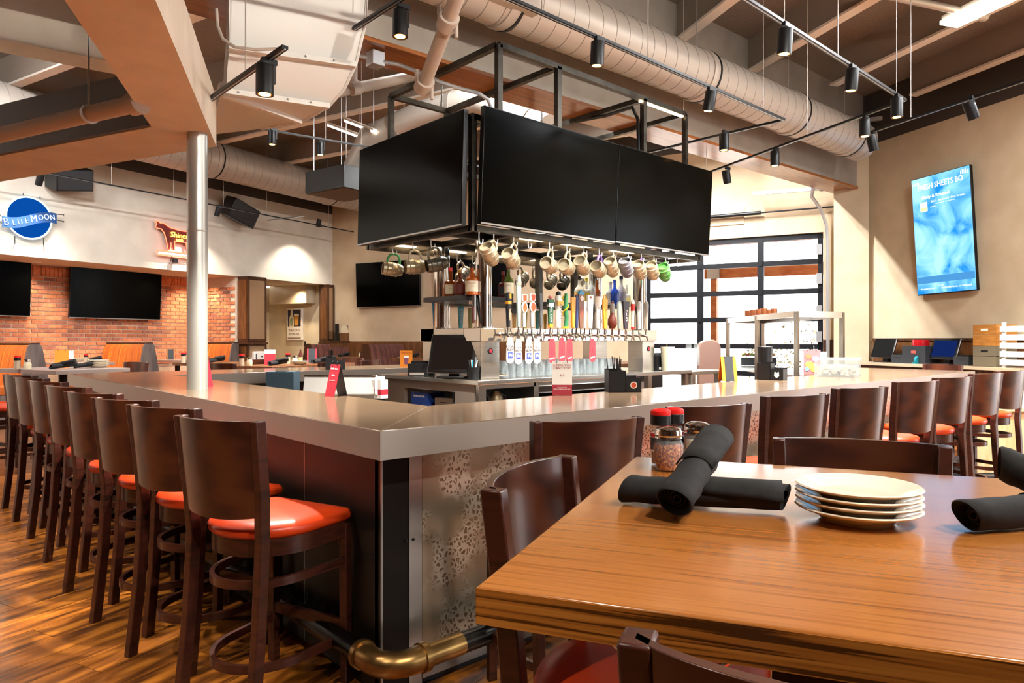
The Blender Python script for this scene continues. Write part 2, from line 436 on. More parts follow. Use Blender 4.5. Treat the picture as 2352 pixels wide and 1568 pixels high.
rr = ob('bricks', rest, K['brick'], wb); rr['kind'] = 'stuff'

# passage to the right of the brick recess
pa = struct('wall_passage', M().prism([LW(4.9, 2.1), LW(7.6, 2.1), LW(7.6, 2.25), LW(4.9, 2.25)], 0, 2.75).prism([LW(4.6, 0.5), LW(4.75, 0.5), LW(4.95, 2.25), LW(4.8, 2.25)], 0, 2.75), K['cream_wall'])
ob('bulkhead', M().prism([LW(6.85, .45), LW(7.16, .45), LW(7.16, 1.75), LW(6.85, 1.75)], 2.30, 2.76), K['cream_wall'], pa)
ob('return_wall', M().prism([LW(7.15, 0.25), LW(7.4, 0.25), LW(7.4, 2.2), LW(7.15, 2.2)], 0, 2.75), K['cream_wall'], pa)

# back wall with the glazed overhead door opening
GZ0, GZ1 = 0.0, 3.24
g0, g1 = 0.60, 3.76        # opening along the back wall from the right corner
def wallseg(m, s0, s1, z0, z1): m.prism([BW(s0), BW(s1), BW(s1, 0.2), BW(s0, 0.2)], z0, z1)
m = M(); wallseg(m, -0.2, g0, 0, 4.9); wallseg(m, g1, 12.6, 0, 4.9); wallseg(m, g0, g1, GZ1, 4.9)
wk = struct('wall_back', m, K['tan_wall'])
m = M(); wallseg(m, -0.2, 12.6, 4.9, ZC); ob('upper_band', m, K['dark_paint'], wk)
# screen wall on the right
m = M().prism([RW(-0.1), RW(4.1), RW(4.1, 0.2), RW(-0.1, 0.2)], 0, 4.6).prism([RW(6.0), RW(9.4), RW(9.4, 0.2), RW(6.0, 0.2)], 0, 4.6).prism([RW(4.1), RW(6.0), RW(6.0, 0.2), RW(4.1, 0.2)], 3.3, 4.6)
wr = struct('wall_right', m, K['cream_wall'])
ob('upper_band', M().prism([RW(-0.1, 0.02), RW(14, 0.02), RW(9.4, 0.2), RW(-0.1, 0.2)], 4.6, ZC), K['dark_paint'], wr)
# pilaster in the corner
struct('wall_pilaster', M().prism([BW(-0.05, -0.02), BW(0.42, -0.02), BW(0.42, -0.22), P2(BW(-0.05, -0.22), BA, -0.05)], 0, 4.75), K['cream_wall'])
m = M()
w = struct('trim_2', M().prism([RW(0.25, -0.03), RW(4.1, -0.03), RW(4.1, 0.02), RW(0.25, 0.02)], 1.02, 1.40), K['walnut'])
ob('cap_rail', M().prism([RW(0.25, -0.05), RW(4.1, -0.05), RW(4.1, 0.02), RW(0.25, 0.02)], 1.385, 1.425), K['walnut_dark'], w)
ob('lower_panel', M().prism([BW(0.42, -0.02), BW(0.6, -0.02), BW(0.6, 0.05), BW(0.42, 0.05)], 0.0, 1.4), K['walnut_dark'], w)
struct('baseboard_right', M().prism([RW(0.25, -0.02), RW(4.1, -0.02), RW(4.1, 0.02), RW(0.25, 0.02)], 0, 0.12), K['walnut_dark'])

# the rest of the room behind the viewer, closed but for a window opening added for daylight
m = M().bx(-7.2, -7.0, -6, 9.2, 0, ZC).bx(-7.2, 2.0, -6.2, -6.0, 0, ZC).bx(5.0, 7.4, -6.2, -6.0, 0, ZC).bx(2.0, 5.0, -6.2, -6.0, 0, 0.9).bx(2.0, 5.0, -6.2, -6.0, 3.0, ZC)
struct('wall_rear', m, K['walnut'])
# overhead glazed door
dr = struct('door_1', M().prism([BW(g0 + 0.01, 0.05), BW(g0 + 0.09, 0.05), BW(g0 + 0.09, 0.11), BW(g0 + 0.01, 0.11)], 0.02, GZ1 - 0.02), K['door_black'])
zs = [0.30, 0.79, 1.28, 1.765, 2.245, 2.75, 3.19]
muls = [g0 + 0.05, 1.63, 2.70, g1 - 0.05]
for z in zs:
    ob('rail', M().prism([BW(g0 + 0.02, 0.05), BW(g1 - 0.02, 0.05), BW(g1 - 0.02, 0.1), BW(g0 + 0.02, 0.1)], z - 0.045, z + 0.045), K['door_black'], dr)
for s in muls[1:]:
    ob('mullion', M().prism([BW(s - 0.055, 0.045), BW(s + 0.055, 0.045), BW(s + 0.055, 0.105), BW(s - 0.055, 0.105)], 0.3, 3.2), K['door_black'], dr)
ob('bottom_panel', M().prism([BW(g0 + 0.05, 0.06), BW(g1 - 0.05, 0.06), BW(g1 - 0.05, 0.09), BW(g0 + 0.05, 0.09)], 0.0, 0.3), K['door_black'], dr)
for i in range(3):
    for j in range(6):
        ob('pane', M().prism([BW(muls[i] + 0.05, 0.072), BW(muls[i + 1] - 0.05, 0.072), BW(muls[i + 1] - 0.05, 0.078), BW(muls[i] + 0.05, 0.078)], zs[j] + 0.04, zs[j + 1] - 0.04), K['pane'], dr)
for s in muls[1:3]:
    for z in zs[1:6]:
        ob('hinge', M().prism([BW(s - 0.03, 0.03), BW(s + 0.03, 0.03), BW(s + 0.03, 0.046), BW(s - 0.03, 0.046)], z - 0.04, z + 0.04), K['black_metal'], dr)
for z in (0.9, 1.45, 1.9, 2.45, 2.95):
    ob('roller_bracket', M().prism([BW(g0 + 0.02, 0.0), BW(g0 + 0.11, 0.0), BW(g0 + 0.11, 0.046), BW(g0 + 0.02, 0.046)], z - 0.09, z + 0.09), K['galv'], dr)

# plaster rolls above the door: spring bar and header
t = thing('door_spring', 'long black torsion spring shaft above the glazed overhead door', 'spring', (*BW(2.6, -0.12), 3.6))
iv = Matrix.Translation(-Vector(t.location))
ob('shaft', M().cyl((*BW(0.3, -0.1), 3.64), (*BW(5.0, -0.1), 3.64), 0.014).xf(iv), K['black_metal'], t)
ob('spring', M().cyl((*BW(1.6, -0.1), 3.64), (*BW(3.1, -0.1), 3.64), 0.034).xf(iv), K['black_metal'], t)
ob('bearing_plate', M().box((*BW(2.55, -0.05), 3.6), (0.1, 0.1, 0.16), R(BA)).xf(iv), K['black_metal'], t)
ob('backing_board', M().prism([BW(1.9, -0.02), BW(4.2, -0.02), BW(4.2, 0.005), BW(1.9, 0.005)], 3.48, 3.8).xf(iv), K['tan_wall'], t)
t = thing('door_track', 'galvanised door track curving up beside the right pilaster', 'track', (*BW(0.5, -0.1), 0))
iv = Matrix.Translation(-Vector(t.location))
p = [(*BW(0.52, -0.08), 0.05), (*BW(0.52, -0.08), 3.1), (*BW(0.54, -0.1), 3.35), (*BW(0.62, -0.2), 3.6), (*BW(0.75, -0.35), 3.8), (*BW(0.72, -0.42), 3.95)]
ob('rail', M().tube(p, 0.03, 8).xf(iv), K['galv'], t)
ob('angle_hanger', M().bar((*BW(0.60, -0.30), 3.88), (*BW(0.60, -0.30), 4.95), 0.06, 0.05).xf(iv), K['galv'], t)
ob('angle_brace', M().bar((*BW(0.60, -0.34), 3.92), (*BW(1.7, -0.34), 3.94), 0.05, 0.06).xf(iv), K['galv'], t)
ob('angle_brace', M().bar((*BW(-0.3, -0.34), 4.95), (*BW(1.6, -0.34), 4.95), 0.06, 0.06).xf(iv), K['galv'], t)

# ------------------------------------------------------------------ patio outside
po = struct('ground_patio', M().prism([BW(-9, 0.25), BW(14, 0.25), BW(14, 40), BW(-9, 40)], -0.14, -0.02), K['concrete'])
def Gp(u_s, off): return BW(u_s, off)
t = thing('pergola', 'red stained timber pergola on the patio outside the glass door', 'pergola', (*BW(2.6, 2.6), -0.02))
iv = Matrix.Translation(-Vector(t.location))
pp = (11.84, 5.97, 2.142)
ob('post', M().box((12.17, 6.174, 1.35), (0.13, 0.13, 2.74), R(BA)).xf(iv), K['cedar'], t)
q = (12.17, 6.174, 2.855)
ob('crossbeam', M().bar((*P2(q[:2], BA, 0.2), q[2]), (*P2(q[:2], BA, -5), q[2]), 0.1, 0.24).xf(iv), K['cedar'], t)
ob('post_cap', M().box((q[0], q[1], q[2] + 0.0), (0.26, 0.2, 0.26), R(BA)).xf(iv), K['galv'], t)
ob('rafter', M().bar((*BW(-2, 1.2), 3.36), (*BW(8, 1.2), 3.36), 0.3, 0.12).xf(iv), K['cedar'], t)
def shrub(name, label, c, r, h, seed):
    rnd = random.Random(seed); m = M()
    for i in range(170):
        a = rnd.random() * 2 * PI; rr = r * math.sqrt(rnd.random()); z = h * (0.15 + 0.85 * rnd.random())
        x, y = rr * math.cos(a), rr * math.sin(a); d = 0.05 + 0.04 * rnd.random(); b = rnd.random() * PI
        m.add([(x, y, z), (x + d * math.cos(b), y + d * math.sin(b), z + d * 0.4), (x + d * 0.3, y, z + d)], [(0, 1, 2)])
    t = thing(name, label, 'shrub', (*c, -0.02)); ob('twigs', m, K['leaf'], t, smooth=0)
    for i in range(5): ob('branch', M().tube([(0, 0, 0), (rnd.uniform(-.2, .2), rnd.uniform(-.2, .2), h * .5), (rnd.uniform(-r, r) * .7, rnd.uniform(-r, r) * .7, h)], [0.02, 0.013, 0.005], 5), K['bark'], t)
K['leaf'] = mat('dry_leaf', '#8f8a6a', 0.8); K['bark'] = mat('bark', '#7a6450', 0.9)
shrub('patio_shrub', 'sparse wintry shrub outside the lower right door pane', BW(1.35, 6.0), 0.9, 1.9, 1)
shrub('patio_shrub', 'low leafless bush outside the middle door pane', BW(2.6, 7.5), 0.7, 1.3, 2)

# ------------------------------------------------------------------ beam, bulkhead, column
b0, b1 = (1.641, 2.916), (10.79, 2.52)
bz = 3.88
dx, dy = b1[0] - b0[0], b1[1] - b0[1]; baz = math.degrees(math.atan2(dy, dx))
c0 = P2(b0, baz, -9)
bmx = M().prism([c0, b1, P2(b1, baz, 0, 0.40), P2(c0, baz, 0, 0.40)], bz + 0.03, ZC)
be = struct('trim_3', bmx, K['beam_grey'])
ob('wooden_soffit', M().prism([P2(c0, baz, 0, -0.02), P2(b1, baz, 0, -0.02), P2(b1, baz, 0, 0.42), P2(c0, baz, 0, 0.42)], bz, bz + 0.035), K['beam_wood'], be)

Cc = (0.4366, 2.921)
az1, az2 = 245.0, 112.6
o1 = P2(Cc, az1, 6); o2 = P2(Cc, az2, 7)
ww = 0.36
i0 = (-0.03642, 2.743)
i1 = P2(i0, az1, 6); i2 = P2(i0, az2, 7)
bk = M()
bk.prism([Cc, o1, i1, i0], 2.78, 3.13); bk.prism([Cc, i0, i2, o2], 2.78, 3.13)
bh_ = struct('trim_4', bk, K['soffit'])
# recess above the bulkhead (dark liner, deck and a small boxed beam)
ln = M(); ln.bar((*P2(i0, az1, -0.0, 0.02), 3.02), (*P2(i1, az1, 0, 0.02), 3.02), 0.03, 0.46); ln.bar((*P2(i0, az2, 0.0, 0.02), 2.965), (*P2(i2, az2, 0, 0.02), 2.965), 0.03, 0.36)
ob('inner_lining', ln, K['dark_paint'], bh_)
q0, q1 = (-0.6487, 4.549), (0.1031, 4.46)
a_ = math.degrees(math.atan2(q1[1] - q0[1], q1[0] - q0[0]))
ob('boxed_beam', M().prism([P2(q0, a_, -5, 0.15), P2(q1, a_, 0.5, 0.15), P2(q1, a_, 0.5, -0.15), P2(q0, a_, -5, -0.15)], 3.7, 4.4), K['soffit'], bh_)
# support column standing through the bar
cc = (0.235, 2.70)
t = thing('support_column', 'round silver painted steel column rising through the left bar counter', 'column', (*cc, 0))
ob('shaft', M().cyl((0, 0, 0), (0, 0, 2.78), 0.066, n=32), K['column'], t)
ob('weld_ring', M().lathe([(0.066, 2.12), (0.068, 2.125), (0.066, 2.13)], 32), K['column'], t)

# ------------------------------------------------------------------ ducts and pipes
def spiral_duct(name, label, p, q, r, pitch=0.16, extra=()):
    p, q = Vector(p), Vector(q); L = (q - p).length
    t = thing(name, label, 'duct', p)
    d = (q - p).normalized(); zq = d.to_track_quat('X', 'Z').to_matrix().to_4x4()
    m = M(); n = int(L / pitch); prof = [(0, -0.0)]
    ob('tube', M().cyl((0, 0, 0), (L, 0, 0), r, n=40).xf(zq), K['duct'], t)
    sm = M()
    for i in range(1, n):
        x = i * pitch; pts = []
        for k in range(28):
            a = 2 * PI * k / 28; pts.append((x + pitch * k / 28, math.cos(a) * r, math.sin(a) * r))
        sm.tube(pts, 0.0045, 4, caps=False)
    sm.xf(zq); ob('seam', sm, K['duct_seam'], t)
    for x in extra:
        ob('collar', M().lathe([(r + 0.012, -0.05), (r + 0.016, -0.03), (r + 0.016, 0.03), (r + 0.012, 0.05)], 40, mtx=zq @ Matrix.Translation((x, 0, 0)) @ Matrix.Rotation(PI / 2, 4, 'Y')), K['duct'], t)
        ob('strap', M().lathe([(r + 0.02, -0.012), (r + 0.02, 0.012)], 40, mtx=zq @ Matrix.Translation((x + 0.06, 0, 0)) @ Matrix.Rotation(PI / 2, 4, 'Y')), K['black_metal'], t)
        ob('hanger_rod', M().cyl((x, 0, r), (x, 0, ZC - p.z), 0.006, n=6).xf(zq), K['galv'], t)
    return t
d0_, d1_ = (0.9, 2.344, 4.34), (9.45, 2.06, 4.34)
t = spiral_duct('spiral_duct', 'long grey spiral duct running along the near face of the timber beam', d0_, d1_, 0.265, 0.185, (1.7, 4.5, 6.5, 8.1))
ob('end_cap', M().lathe([(0.265, 0), (0.27, 0.02), (0.24, 0.05), (0, 0.06)], 40, mtx=(Vector(d1_) - Vector(d0_)).to_track_quat('X', 'Z').to_matrix().to_4x4() @ Matrix.Translation((8.555, 0, 0)) @ Matrix.Rotation(PI / 2, 4, 'Y')), K['duct'], t)
ob('grille_boot', M().box((1.5, -0.25, -0.12), (0.75, 0.12, 0.16), R(-2)), K['duct'], t)
e0 = LW(-3.5, -1.2); e1 = LW(7.2, -1.2)
spiral_duct('spiral_duct', 'spiral duct high along the white wall above the booths', (*e0, 4.74), (*e1, 4.74), 0.33, 0.19, (6.4, 9.4))
# big white rectangular duct elbow
RR = [(1.212, 2.169, 4.299), (1.219, 2.162, 3.929), (1.213, 2.195, 3.63), (1.206, 2.31, 3.389), (1.177, 2.43, 3.234), (1.137, 2.574, 3.143), (1.099, 2.743, 3.104), (1.074, 2.927, 3.088), (1.002, 3.504, 3.149)]
LL = [(0.3433, 2.415, 4.065), (0.3391, 2.419, 3.725), (0.3486, 2.437, 3.479), (0.3693, 2.486, 3.34), (0.388, 2.576, 3.216), (0.4131, 2.662, 3.104), (0.4298, 2.741, 3.11), (0.4434, 2.863, 3.133), (0.6106, 3.588, 3.04)]
t = thing('duct_elbow', 'large white rectangular duct elbow with bolted flanges under the ceiling', 'duct', LL[0])
iv = Matrix.Translation(-Vector(LL[0]))
back = Vector((0.25, 0.75, 0.35))
m = M(); n = len(RR)
vs = [Vector(p) for p in LL] + [Vector(p) for p in RR] + [Vector(p) + back for p in LL] + [Vector(p) + back for p in RR]
fs = []
for i in range(n - 1):
    fs += [(i, n + i, n + i + 1, i + 1), (2 * n + i, 2 * n + i + 1, 3 * n + i + 1, 3 * n + i), (n + i, 3 * n + i, 3 * n + i + 1, n + i + 1), (i, i + 1, 2 * n + i + 1, 2 * n + i)]
fs += [(0, 2 * n, 3 * n, n), (n - 1, 2 * n - 1, 4 * n - 1, 3 * n - 1)]
m.add(vs, fs).xf(iv); ob('casing', m, K['duct_white'], t, smooth=30)
for i in (3, 5):
    a, b = Vector(LL[i]), Vector(RR[i]); dn = Vector((-0.1, -0.2, -0.025))
    ob('flange', M().bar(a + Vector((-.02, -.03, -.02)), b + Vector((-.02, -.03, -.02)), 0.05, 0.035).xf(iv), K['duct_white'], t)
    for k in range(4):
        c = a.lerp(b, 0.15 + k * 0.23) + Vector((-.045, -.05, -.02)); ob('bolt', M().cyl(c, c + Vector((-.012, -.012, 0)), 0.006, n=6).xf(iv), K['galv'], t)
ob('flange', M().bar((0.4188, 2.71, 3.094), (1.056, 2.889, 3.079), 0.045, 0.04).xf(iv), K['duct_white'], t)
ob('edge_bead', M().tube(RR, 0.012, 6).xf(iv), K['duct_white'], t)
cx = [(0.2624, 2.42, 3.531), (0.2686, 2.415, 3.419), (0.2936, 2.392, 3.335), (0.3519, 2.34, 3.284), (0.4653, 2.304, 3.288), (0.6022, 2.248, 3.315)]
tag(ob('flexible_conduit', M().tube(cx, 0.011, 8), K['pipe_paint']), 'thin ivory flexible conduit looping over the white duct elbow', 'conduit')
# sprinkler pipe in front of the beam and its fittings
t = thing('sprinkler_pipe', 'beige sprinkler pipe with bolted couplings slanting down from the ceiling', 'pipe', (1.711, 2.189, 3.299))
iv = Matrix.Translation(-Vector(t.location))
a, b = Vector((1.376, 1.279, 3.648)), Vector((1.711, 2.189, 3.315))
ob('pipe', M().cyl(a, b, 0.05, n=20).xf(iv), K['pipe_paint'], t)
for f in (0.33, 0.97):
    c = a.lerp(b, f); d = (b - a).normalized()
    ob('coupling', M().cyl(c - d * 0.05, c + d * 0.05, 0.07, n=20).xf(iv), K['pipe_paint'], t)
    s = d.cross(Vector((0.67, 0.74, 0))).normalized()
    for k in (-1, 1): ob('bolt', M().cyl(c + s * 0.085 * k - Vector((0, 0, .05)), c + s * 0.085 * k + Vector((0, 0, .05)), 0.014, n=8).xf(iv), K['pipe_paint'], t)
t = thing('branch_pipe', 'brown painted pipe run behind the white duct elbow', 'pipe', (1.708, 3.405, 3.621))
iv = Matrix.Translation(-Vector(t.location))
ob('pipe', M().cyl((1.651, 3.457, 3.594), (2.611, 3.533, 4.014), 0.05, n=16).xf(iv), K['pipe_paint'], t)
ob('riser', M().cyl((1.796, 3.393, 3.698), (1.796, 3.393, 3.97), 0.035, n=12).xf(iv), K['pipe_paint'], t)
ob('pipe_clamp', M().cyl((1.779, 3.409, 3.643), (1.857, 3.406, 3.677), 0.065, n=16).xf(iv), K['pipe_paint'], t)
t = thing('recess_pipe', 'grey pipe hung inside the dark recess above the left soffit', 'pipe', (-0.7479, 3.584, 2.772))
iv = Matrix.Translation(-Vector(t.location))
g0_, g1_ = Vector((-0.7479, 3.584, 2.772)), Vector((-0.2418, 2.368, 2.787))
ob('pipe', M().cyl(g0_ + (g0_ - g1_), g1_, 0.05, n=16).xf(iv), K['pipe_paint'], t)
c = g0_.lerp(g1_, 0.7)
ob('strap', M().cyl(c, c.lerp(g1_, 0.06), 0.058, n=16).xf(iv), K['galv'], t)
ob('hanger_rod', M().cyl(c + Vector((0, 0, .05)), c + Vector((0, 0, 0.9)), 0.006, n=6).xf(iv), K['galv'], t)
ob('coupling', M().cyl(g1_, g1_.lerp(g0_, -0.06), 0.065, n=16).xf(iv), K['pipe_paint'], t)
# white pipe under the joists at top right
t = thing('ceiling_pipe', 'white pipe with end coupling crossing under the right joists', 'pipe', (6.38, 0.4724, 4.9))
iv = Matrix.Translation(-Vector(t.location))
a, b = Vector((6.024, 0.6131, 4.9)), Vector((7.486, 0.004411, 4.9))
ob('pipe', M().cyl(a, b, 0.04, n=16).xf(iv), K['duct'], t)
ob('coupling', M().cyl(b.lerp(a, 0.05), b.lerp(a, -0.03), 0.058, n=16).xf(iv), K['duct'], t)
# conduit and junction box
t = thing('junction_box', 'galvanised junction box with conduit under the timber beam', 'box', (1.81, 3.044, 3.804))
iv = Matrix.Translation(-Vector(t.location))
ob('box', M().box((1.81, 3.044, 3.804), (0.12, 0.12, 0.12), R(0)).xf(iv), K['galv'], t, bevel=0.004)
ob('box', M().box((1.926, 3.208, 3.957), (0.12, 0.12, 0.08), R(0)).xf(iv), K['galv'], t, bevel=0.004)
ob('conduit', M().tube([(1.86, 2.999, 3.785), (1.957, 2.911, 3.763), (2.123, 2.761, 3.68), (2.22, 2.673, 3.613), (2.39, 2.587, 3.571), (2.533, 2.525, 3.551), (2.622, 2.512, 3.515), (2.683, 2.525, 3.447)], 0.017, 10).xf(iv), K['galv'], t)
ob('conduit', M().tube([(1.762, 3.087, 3.822), (1.679, 3.162, 3.845)], 0.017, 10).xf(iv), K['galv'], t)
# copper-lit round duct behind the TV tower
dq = [(3.945, 7.179, 3.919), (3.983, 6.741, 4.323), (4.34, 5.879, 4.545), (4.609, 4.962, 4.575), (4.708, 4.468, 4.305), (4.859, 4.063, 4.032)]
t = thing('round_duct', 'round grey duct bending down behind the tower screens', 'duct', dq[0])
iv = Matrix.Translation(-Vector(dq[0]))
ob('tube', M().tube(dq, [0.2, 0.22, 0.22, 0.22, 0.22, 0.22], 24).xf(iv), K['duct'], t)
for i in (1, 2, 4): ob('collar', M().tube([Vector(dq[i]).lerp(Vector(dq[i + 1]), f) for f in (0.45, 0.55)], 0.235, 24).xf(iv), K['duct_seam'], t)

# ------------------------------------------------------------------ the bar
BT = 1.07; BB = 0.963
bar = thing('bar_counter', 'long rectangular island bar with taupe top, dark left front and etched metal right front', 'bar', (0, 0, 0))
ob('countertop', M().prism([(0, 0), (0.69, 0.68), (0.69, 4.75), (0, 5.70)], BB, BT), K['bar_top'], bar, bevel=0.003)
ob('countertop', M().prism([(0.0015, 0), (7.22, 0), (6.5, 0.80), (0.6915, 0.68)], BB, BT), K['bar_top'], bar, bevel=0.003)
ob('countertop', M().prism([(7.2215, 0), (7.25, 1.5), (6.5, 1.5), (6.5015, 0.80)], BB, BT), K['bar_top'], bar, bevel=0.003)
ob('countertop', M().prism([(0.0, 5.7015), (0.69, 4.7515), (5.2, 4.75), (5.2, 5.70)], BB, BT), K['bar_top'], bar, bevel=0.003)
e = 0.002
ap = M(); ap.bx(-e, 0.01, 0, 5.7, BB - 0.001, BT - 0.004); ap.bx(0, 7.22, -e, 0.01, BB - 0.001, BT - 0.004); ap.bx(0.7, 5.2, 4.748, 4.76, BB - 0.001, BT - 0.004)
ap.v = ap.v
for i, bxs in enumerate([(-e, 0.006, -e, 5.7), (0.0062, 7.22, -e, 0.006), (0.70, 5.2, 4.744, 4.756), (-e, 5.2, 5.694, 5.7 + e)]):
    ob('edge_band', M().bx(*bxs, BB - 0.001, BT - 0.003), K['bar_apron'], bar)
ob('inner_edge_band', M().bx(0.684, 0.694, 0.70, 4.74, BB - 0.001, BT - 0.003), K['bar_apron'], bar)
# fronts are set back under the overhanging top: 0.10 on the left side, 0.155 on the right side
ax, by = 0.10, 0.155
seams = [by + 0.02, 0.82, 1.54, 2.26, 2.98, 3.70, 4.42, 5.14, 5.60]
for y, y1 in zip(seams, seams[1:]):
    ob('dark_panel', M().bx(ax, ax + 0.05, y + 0.004, y1 - 0.004, 0.02, BB), K['bar_dark'], bar)
    ob('joint_strip', M().bx(ax - 0.001, ax + 0.03, y1 - 0.003, y1 + 0.003, 0.02, BB), K['strip'], bar)
ob('corner_post', M().bx(ax, 0.227, by, by + 0.05, 0.02, BB), K['bar_dark'], bar)
ob('corner_bead', M().bx(ax - 0.003, ax + 0.004, by - 0.003, by + 0.004, 0.02, BB), K['strip'], bar)
ob('steel_strip', M().bx(0.225, 0.286, by - 0.004, by + 0.05, 0.0, BB), K['strip'], bar)
for z in (0.60, 0.15):
    for x in (0.21, 0.243): ob('screw', M().cyl((x, by, z), (x, by - 0.008, z), 0.006, n=8), K['black_metal'], bar)
x = 0.286
for k in range(6):
    x1 = x + 1.16 if k < 5 else 7.1
    ob('etched_panel', M().bx(x + 0.004, x1 - 0.004, by, by + 0.05, 0.09, BB), K['patina'], bar)
    if k < 5: ob('steel_strip', M().bx(x1 - 0.03, x1 + 0.03, by - 0.006, by + 0.05, 0.09, BB), K['strip'], bar)
    x = x1
ob('toe_strip', M().bx(0.286, 7.1, by - 0.01, by + 0.05, 0.03, 0.085), K['strip'], bar)
ob('plinth', M().bx(ax + 0.02, 7.08, by + 0.01, by + 0.06, 0, 0.03), K['black'], bar)
ob('back_panel', M().bx(0.40, 0.44, 0.46, 5.3, 0, BB), K['dark_plastic'], bar)
ob('back_panel', M().bx(0.44, 6.9, 0.46, 0.50, 0, BB), K['dark_plastic'], bar)
ob('back_panel', M().bx(0.4, 5.2, 5.3, 5.34, 0, BB), K['dark_plastic'], bar)
ob('end_panel', M().bx(7.05, 7.1, by, 1.46, 0, BB), K['laminate_light'], bar)
for yy in (0.55, 1.05): ob('top_joint', M().bx(6.6, 7.2, yy - 0.002, yy + 0.002, BT - 0.002, BT + 0.0006), K['dark_paint'], bar)

t = thing('foot_rail', 'black iron pipe foot rail with brass elbow around the bar corner', 'rail', (0.03, 0.01, 0.19))
fz = 0.19; px_, py_ = 0.035, 0.01
iv = Matrix.Translation(-Vector(t.location))
ob('pipe', M().cyl((px_, 0.16, fz), (px_, 5.5, fz), 0.042, n=20).xf(iv), K['black_pipe'], t)
ob('pipe', M().cyl((0.18, py_, fz), (7.0, py_, fz), 0.042, n=20).xf(iv), K['black_pipe'], t)
pts = [(px_, 0.20, fz), (px_, 0.12, fz)] + [(px_ + 0.1 + 0.10 * math.cos(R(a)), py_ + 0.1 + 0.10 * math.sin(R(a)), fz) for a in range(190, 271, 16)] + [(px_ + 0.11, py_, fz), (px_ + 0.17, py_, fz)]
ob('elbow', M().tube(pts, 0.049, 24).xf(iv), K['brass'], t)
ob('elbow_bead', M().cyl((px_, 0.175, fz), (px_, 0.20, fz), 0.056, n=24).xf(iv), K['brass'], t)
ob('elbow_bead', M().cyl((px_ + 0.145, py_, fz), (px_ + 0.17, py_, fz), 0.056, n=24).xf(iv), K['brass'], t)
ob('sleeve', M().cyl((px_ + 0.17, py_, fz), (px_ + 0.34, py_, fz), 0.044, n=20).xf(iv), K['brass'], t)
for x in (1.0, 2.4, 3.8, 5.2, 6.6):
    ob('bracket', M().cyl((x, py_, fz), (x, 0.16, fz), 0.025, n=12).xf(iv), K['black_pipe'], t); ob('flange', M().cyl((x, 0.14, fz), (x, 0.16, fz), 0.05, n=16).xf(iv), K['black_pipe'], t)
for yy in (1.2, 2.7, 4.2):
    ob('bracket', M().cyl((px_, yy, fz), (0.105, yy, fz), 0.025, n=12).xf(iv), K['black_pipe'], t)

# ------------------------------------------------------------------ back bar counter under the tap tower
CT = 1.05
bc_ = thing('back_bar', 'stainless back bar counter under the beer taps inside the island', 'counter', (2.6, 2.6, 0))
iv = Matrix.Translation(-Vector(bc_.location))
def bb(name, a, mt, par=bc_, **k): return ob(name, M().bx(*a).xf(iv), mt, par, **k)
bb('countertop', (2.44, 5.65, 2.42, 4.0, 1.01, CT), K['stainless'], bevel=0.004)
bb('end_panel', (2.48, 2.52, 2.52, 2.80, 0.0, 1.01), K['bar_apron']); bb('end_panel', (2.48, 2.52, 3.62, 3.96, 0.0, 1.01), K['bar_apron'])
bb('end_rail', (2.48, 2.52, 2.80, 3.62, 0.93, 1.01), K['bar_apron']); bb('shelf', (2.50, 3.1, 2.8, 3.64, 0.73, 0.76), K['black'])
bb('inner_back', (3.08, 3.1, 2.9, 3.96, 0.0, 1.01), K['black']); bb('kick_panel', (2.48, 2.52, 2.80, 3.62, 0, 0.73), K['bar_apron'])
bb('leg', (2.48, 2.56, 2.46, 2.50, 0, 1.01), K['stainless']); bb('cubby_rail', (2.56, 3.16, 2.46, 2.50, 0.97, 1.01), K['stainless']); bb('cubby_shelf', (2.52, 3.16, 2.48, 2.9, 0.76, 0.78), K['stainless']); bb('cubby_back', (2.53, 3.2, 2.88, 2.9, 0.0, 1.01), K['dark_plastic'])
bb('divider', (3.14, 3.2, 2.46, 2.9, 0, 1.01), K['stainless'])
cool = ob('cooler', M().bx(3.2, 4.72, 2.50, 3.9, 0.06, 1.009).xf(iv), K['stainless'], bc_)
for k in range(2):
    d = ob('cooler_door', M().bx(3.24 + k * 0.74, 3.95 + k * 0.74, 2.475, 2.50, 0.12, 0.90).xf(iv), K['screen_off'], cool)
ob('cooler_grille', M().bx(3.2, 4.72, 2.47, 2.50, 0.915, 0.965).xf(iv), K['polished'], cool)
for x in (4.9, 5.6): bb('leg', (x - 0.03, x + 0.03, 2.46, 2.52, 0, 1.01), K['stainless'])
bb('undershelf', (4.75, 5.6, 2.5, 3.9, 0.45, 0.47), K['stainless']); bb('drawer_unit', (4.9, 5.3, 2.75, 3.2, 0.66, 0.92), K['galv'])
bb('worktop', (5.65, 6.35, 2.42, 3.5, 0.99, 1.03), K['stainless'], bevel=0.004)
bb('leg', (6.25, 6.31, 2.45, 2.51, 0, 0.99), K['stainless']); bb('leg', (5.7, 5.76, 2.45, 2.51, 0, 0.99), K['stainless'])
for i, (y, c, w) in enumerate([(3.55, '#2f4b9c', 0.1)]):
    pass
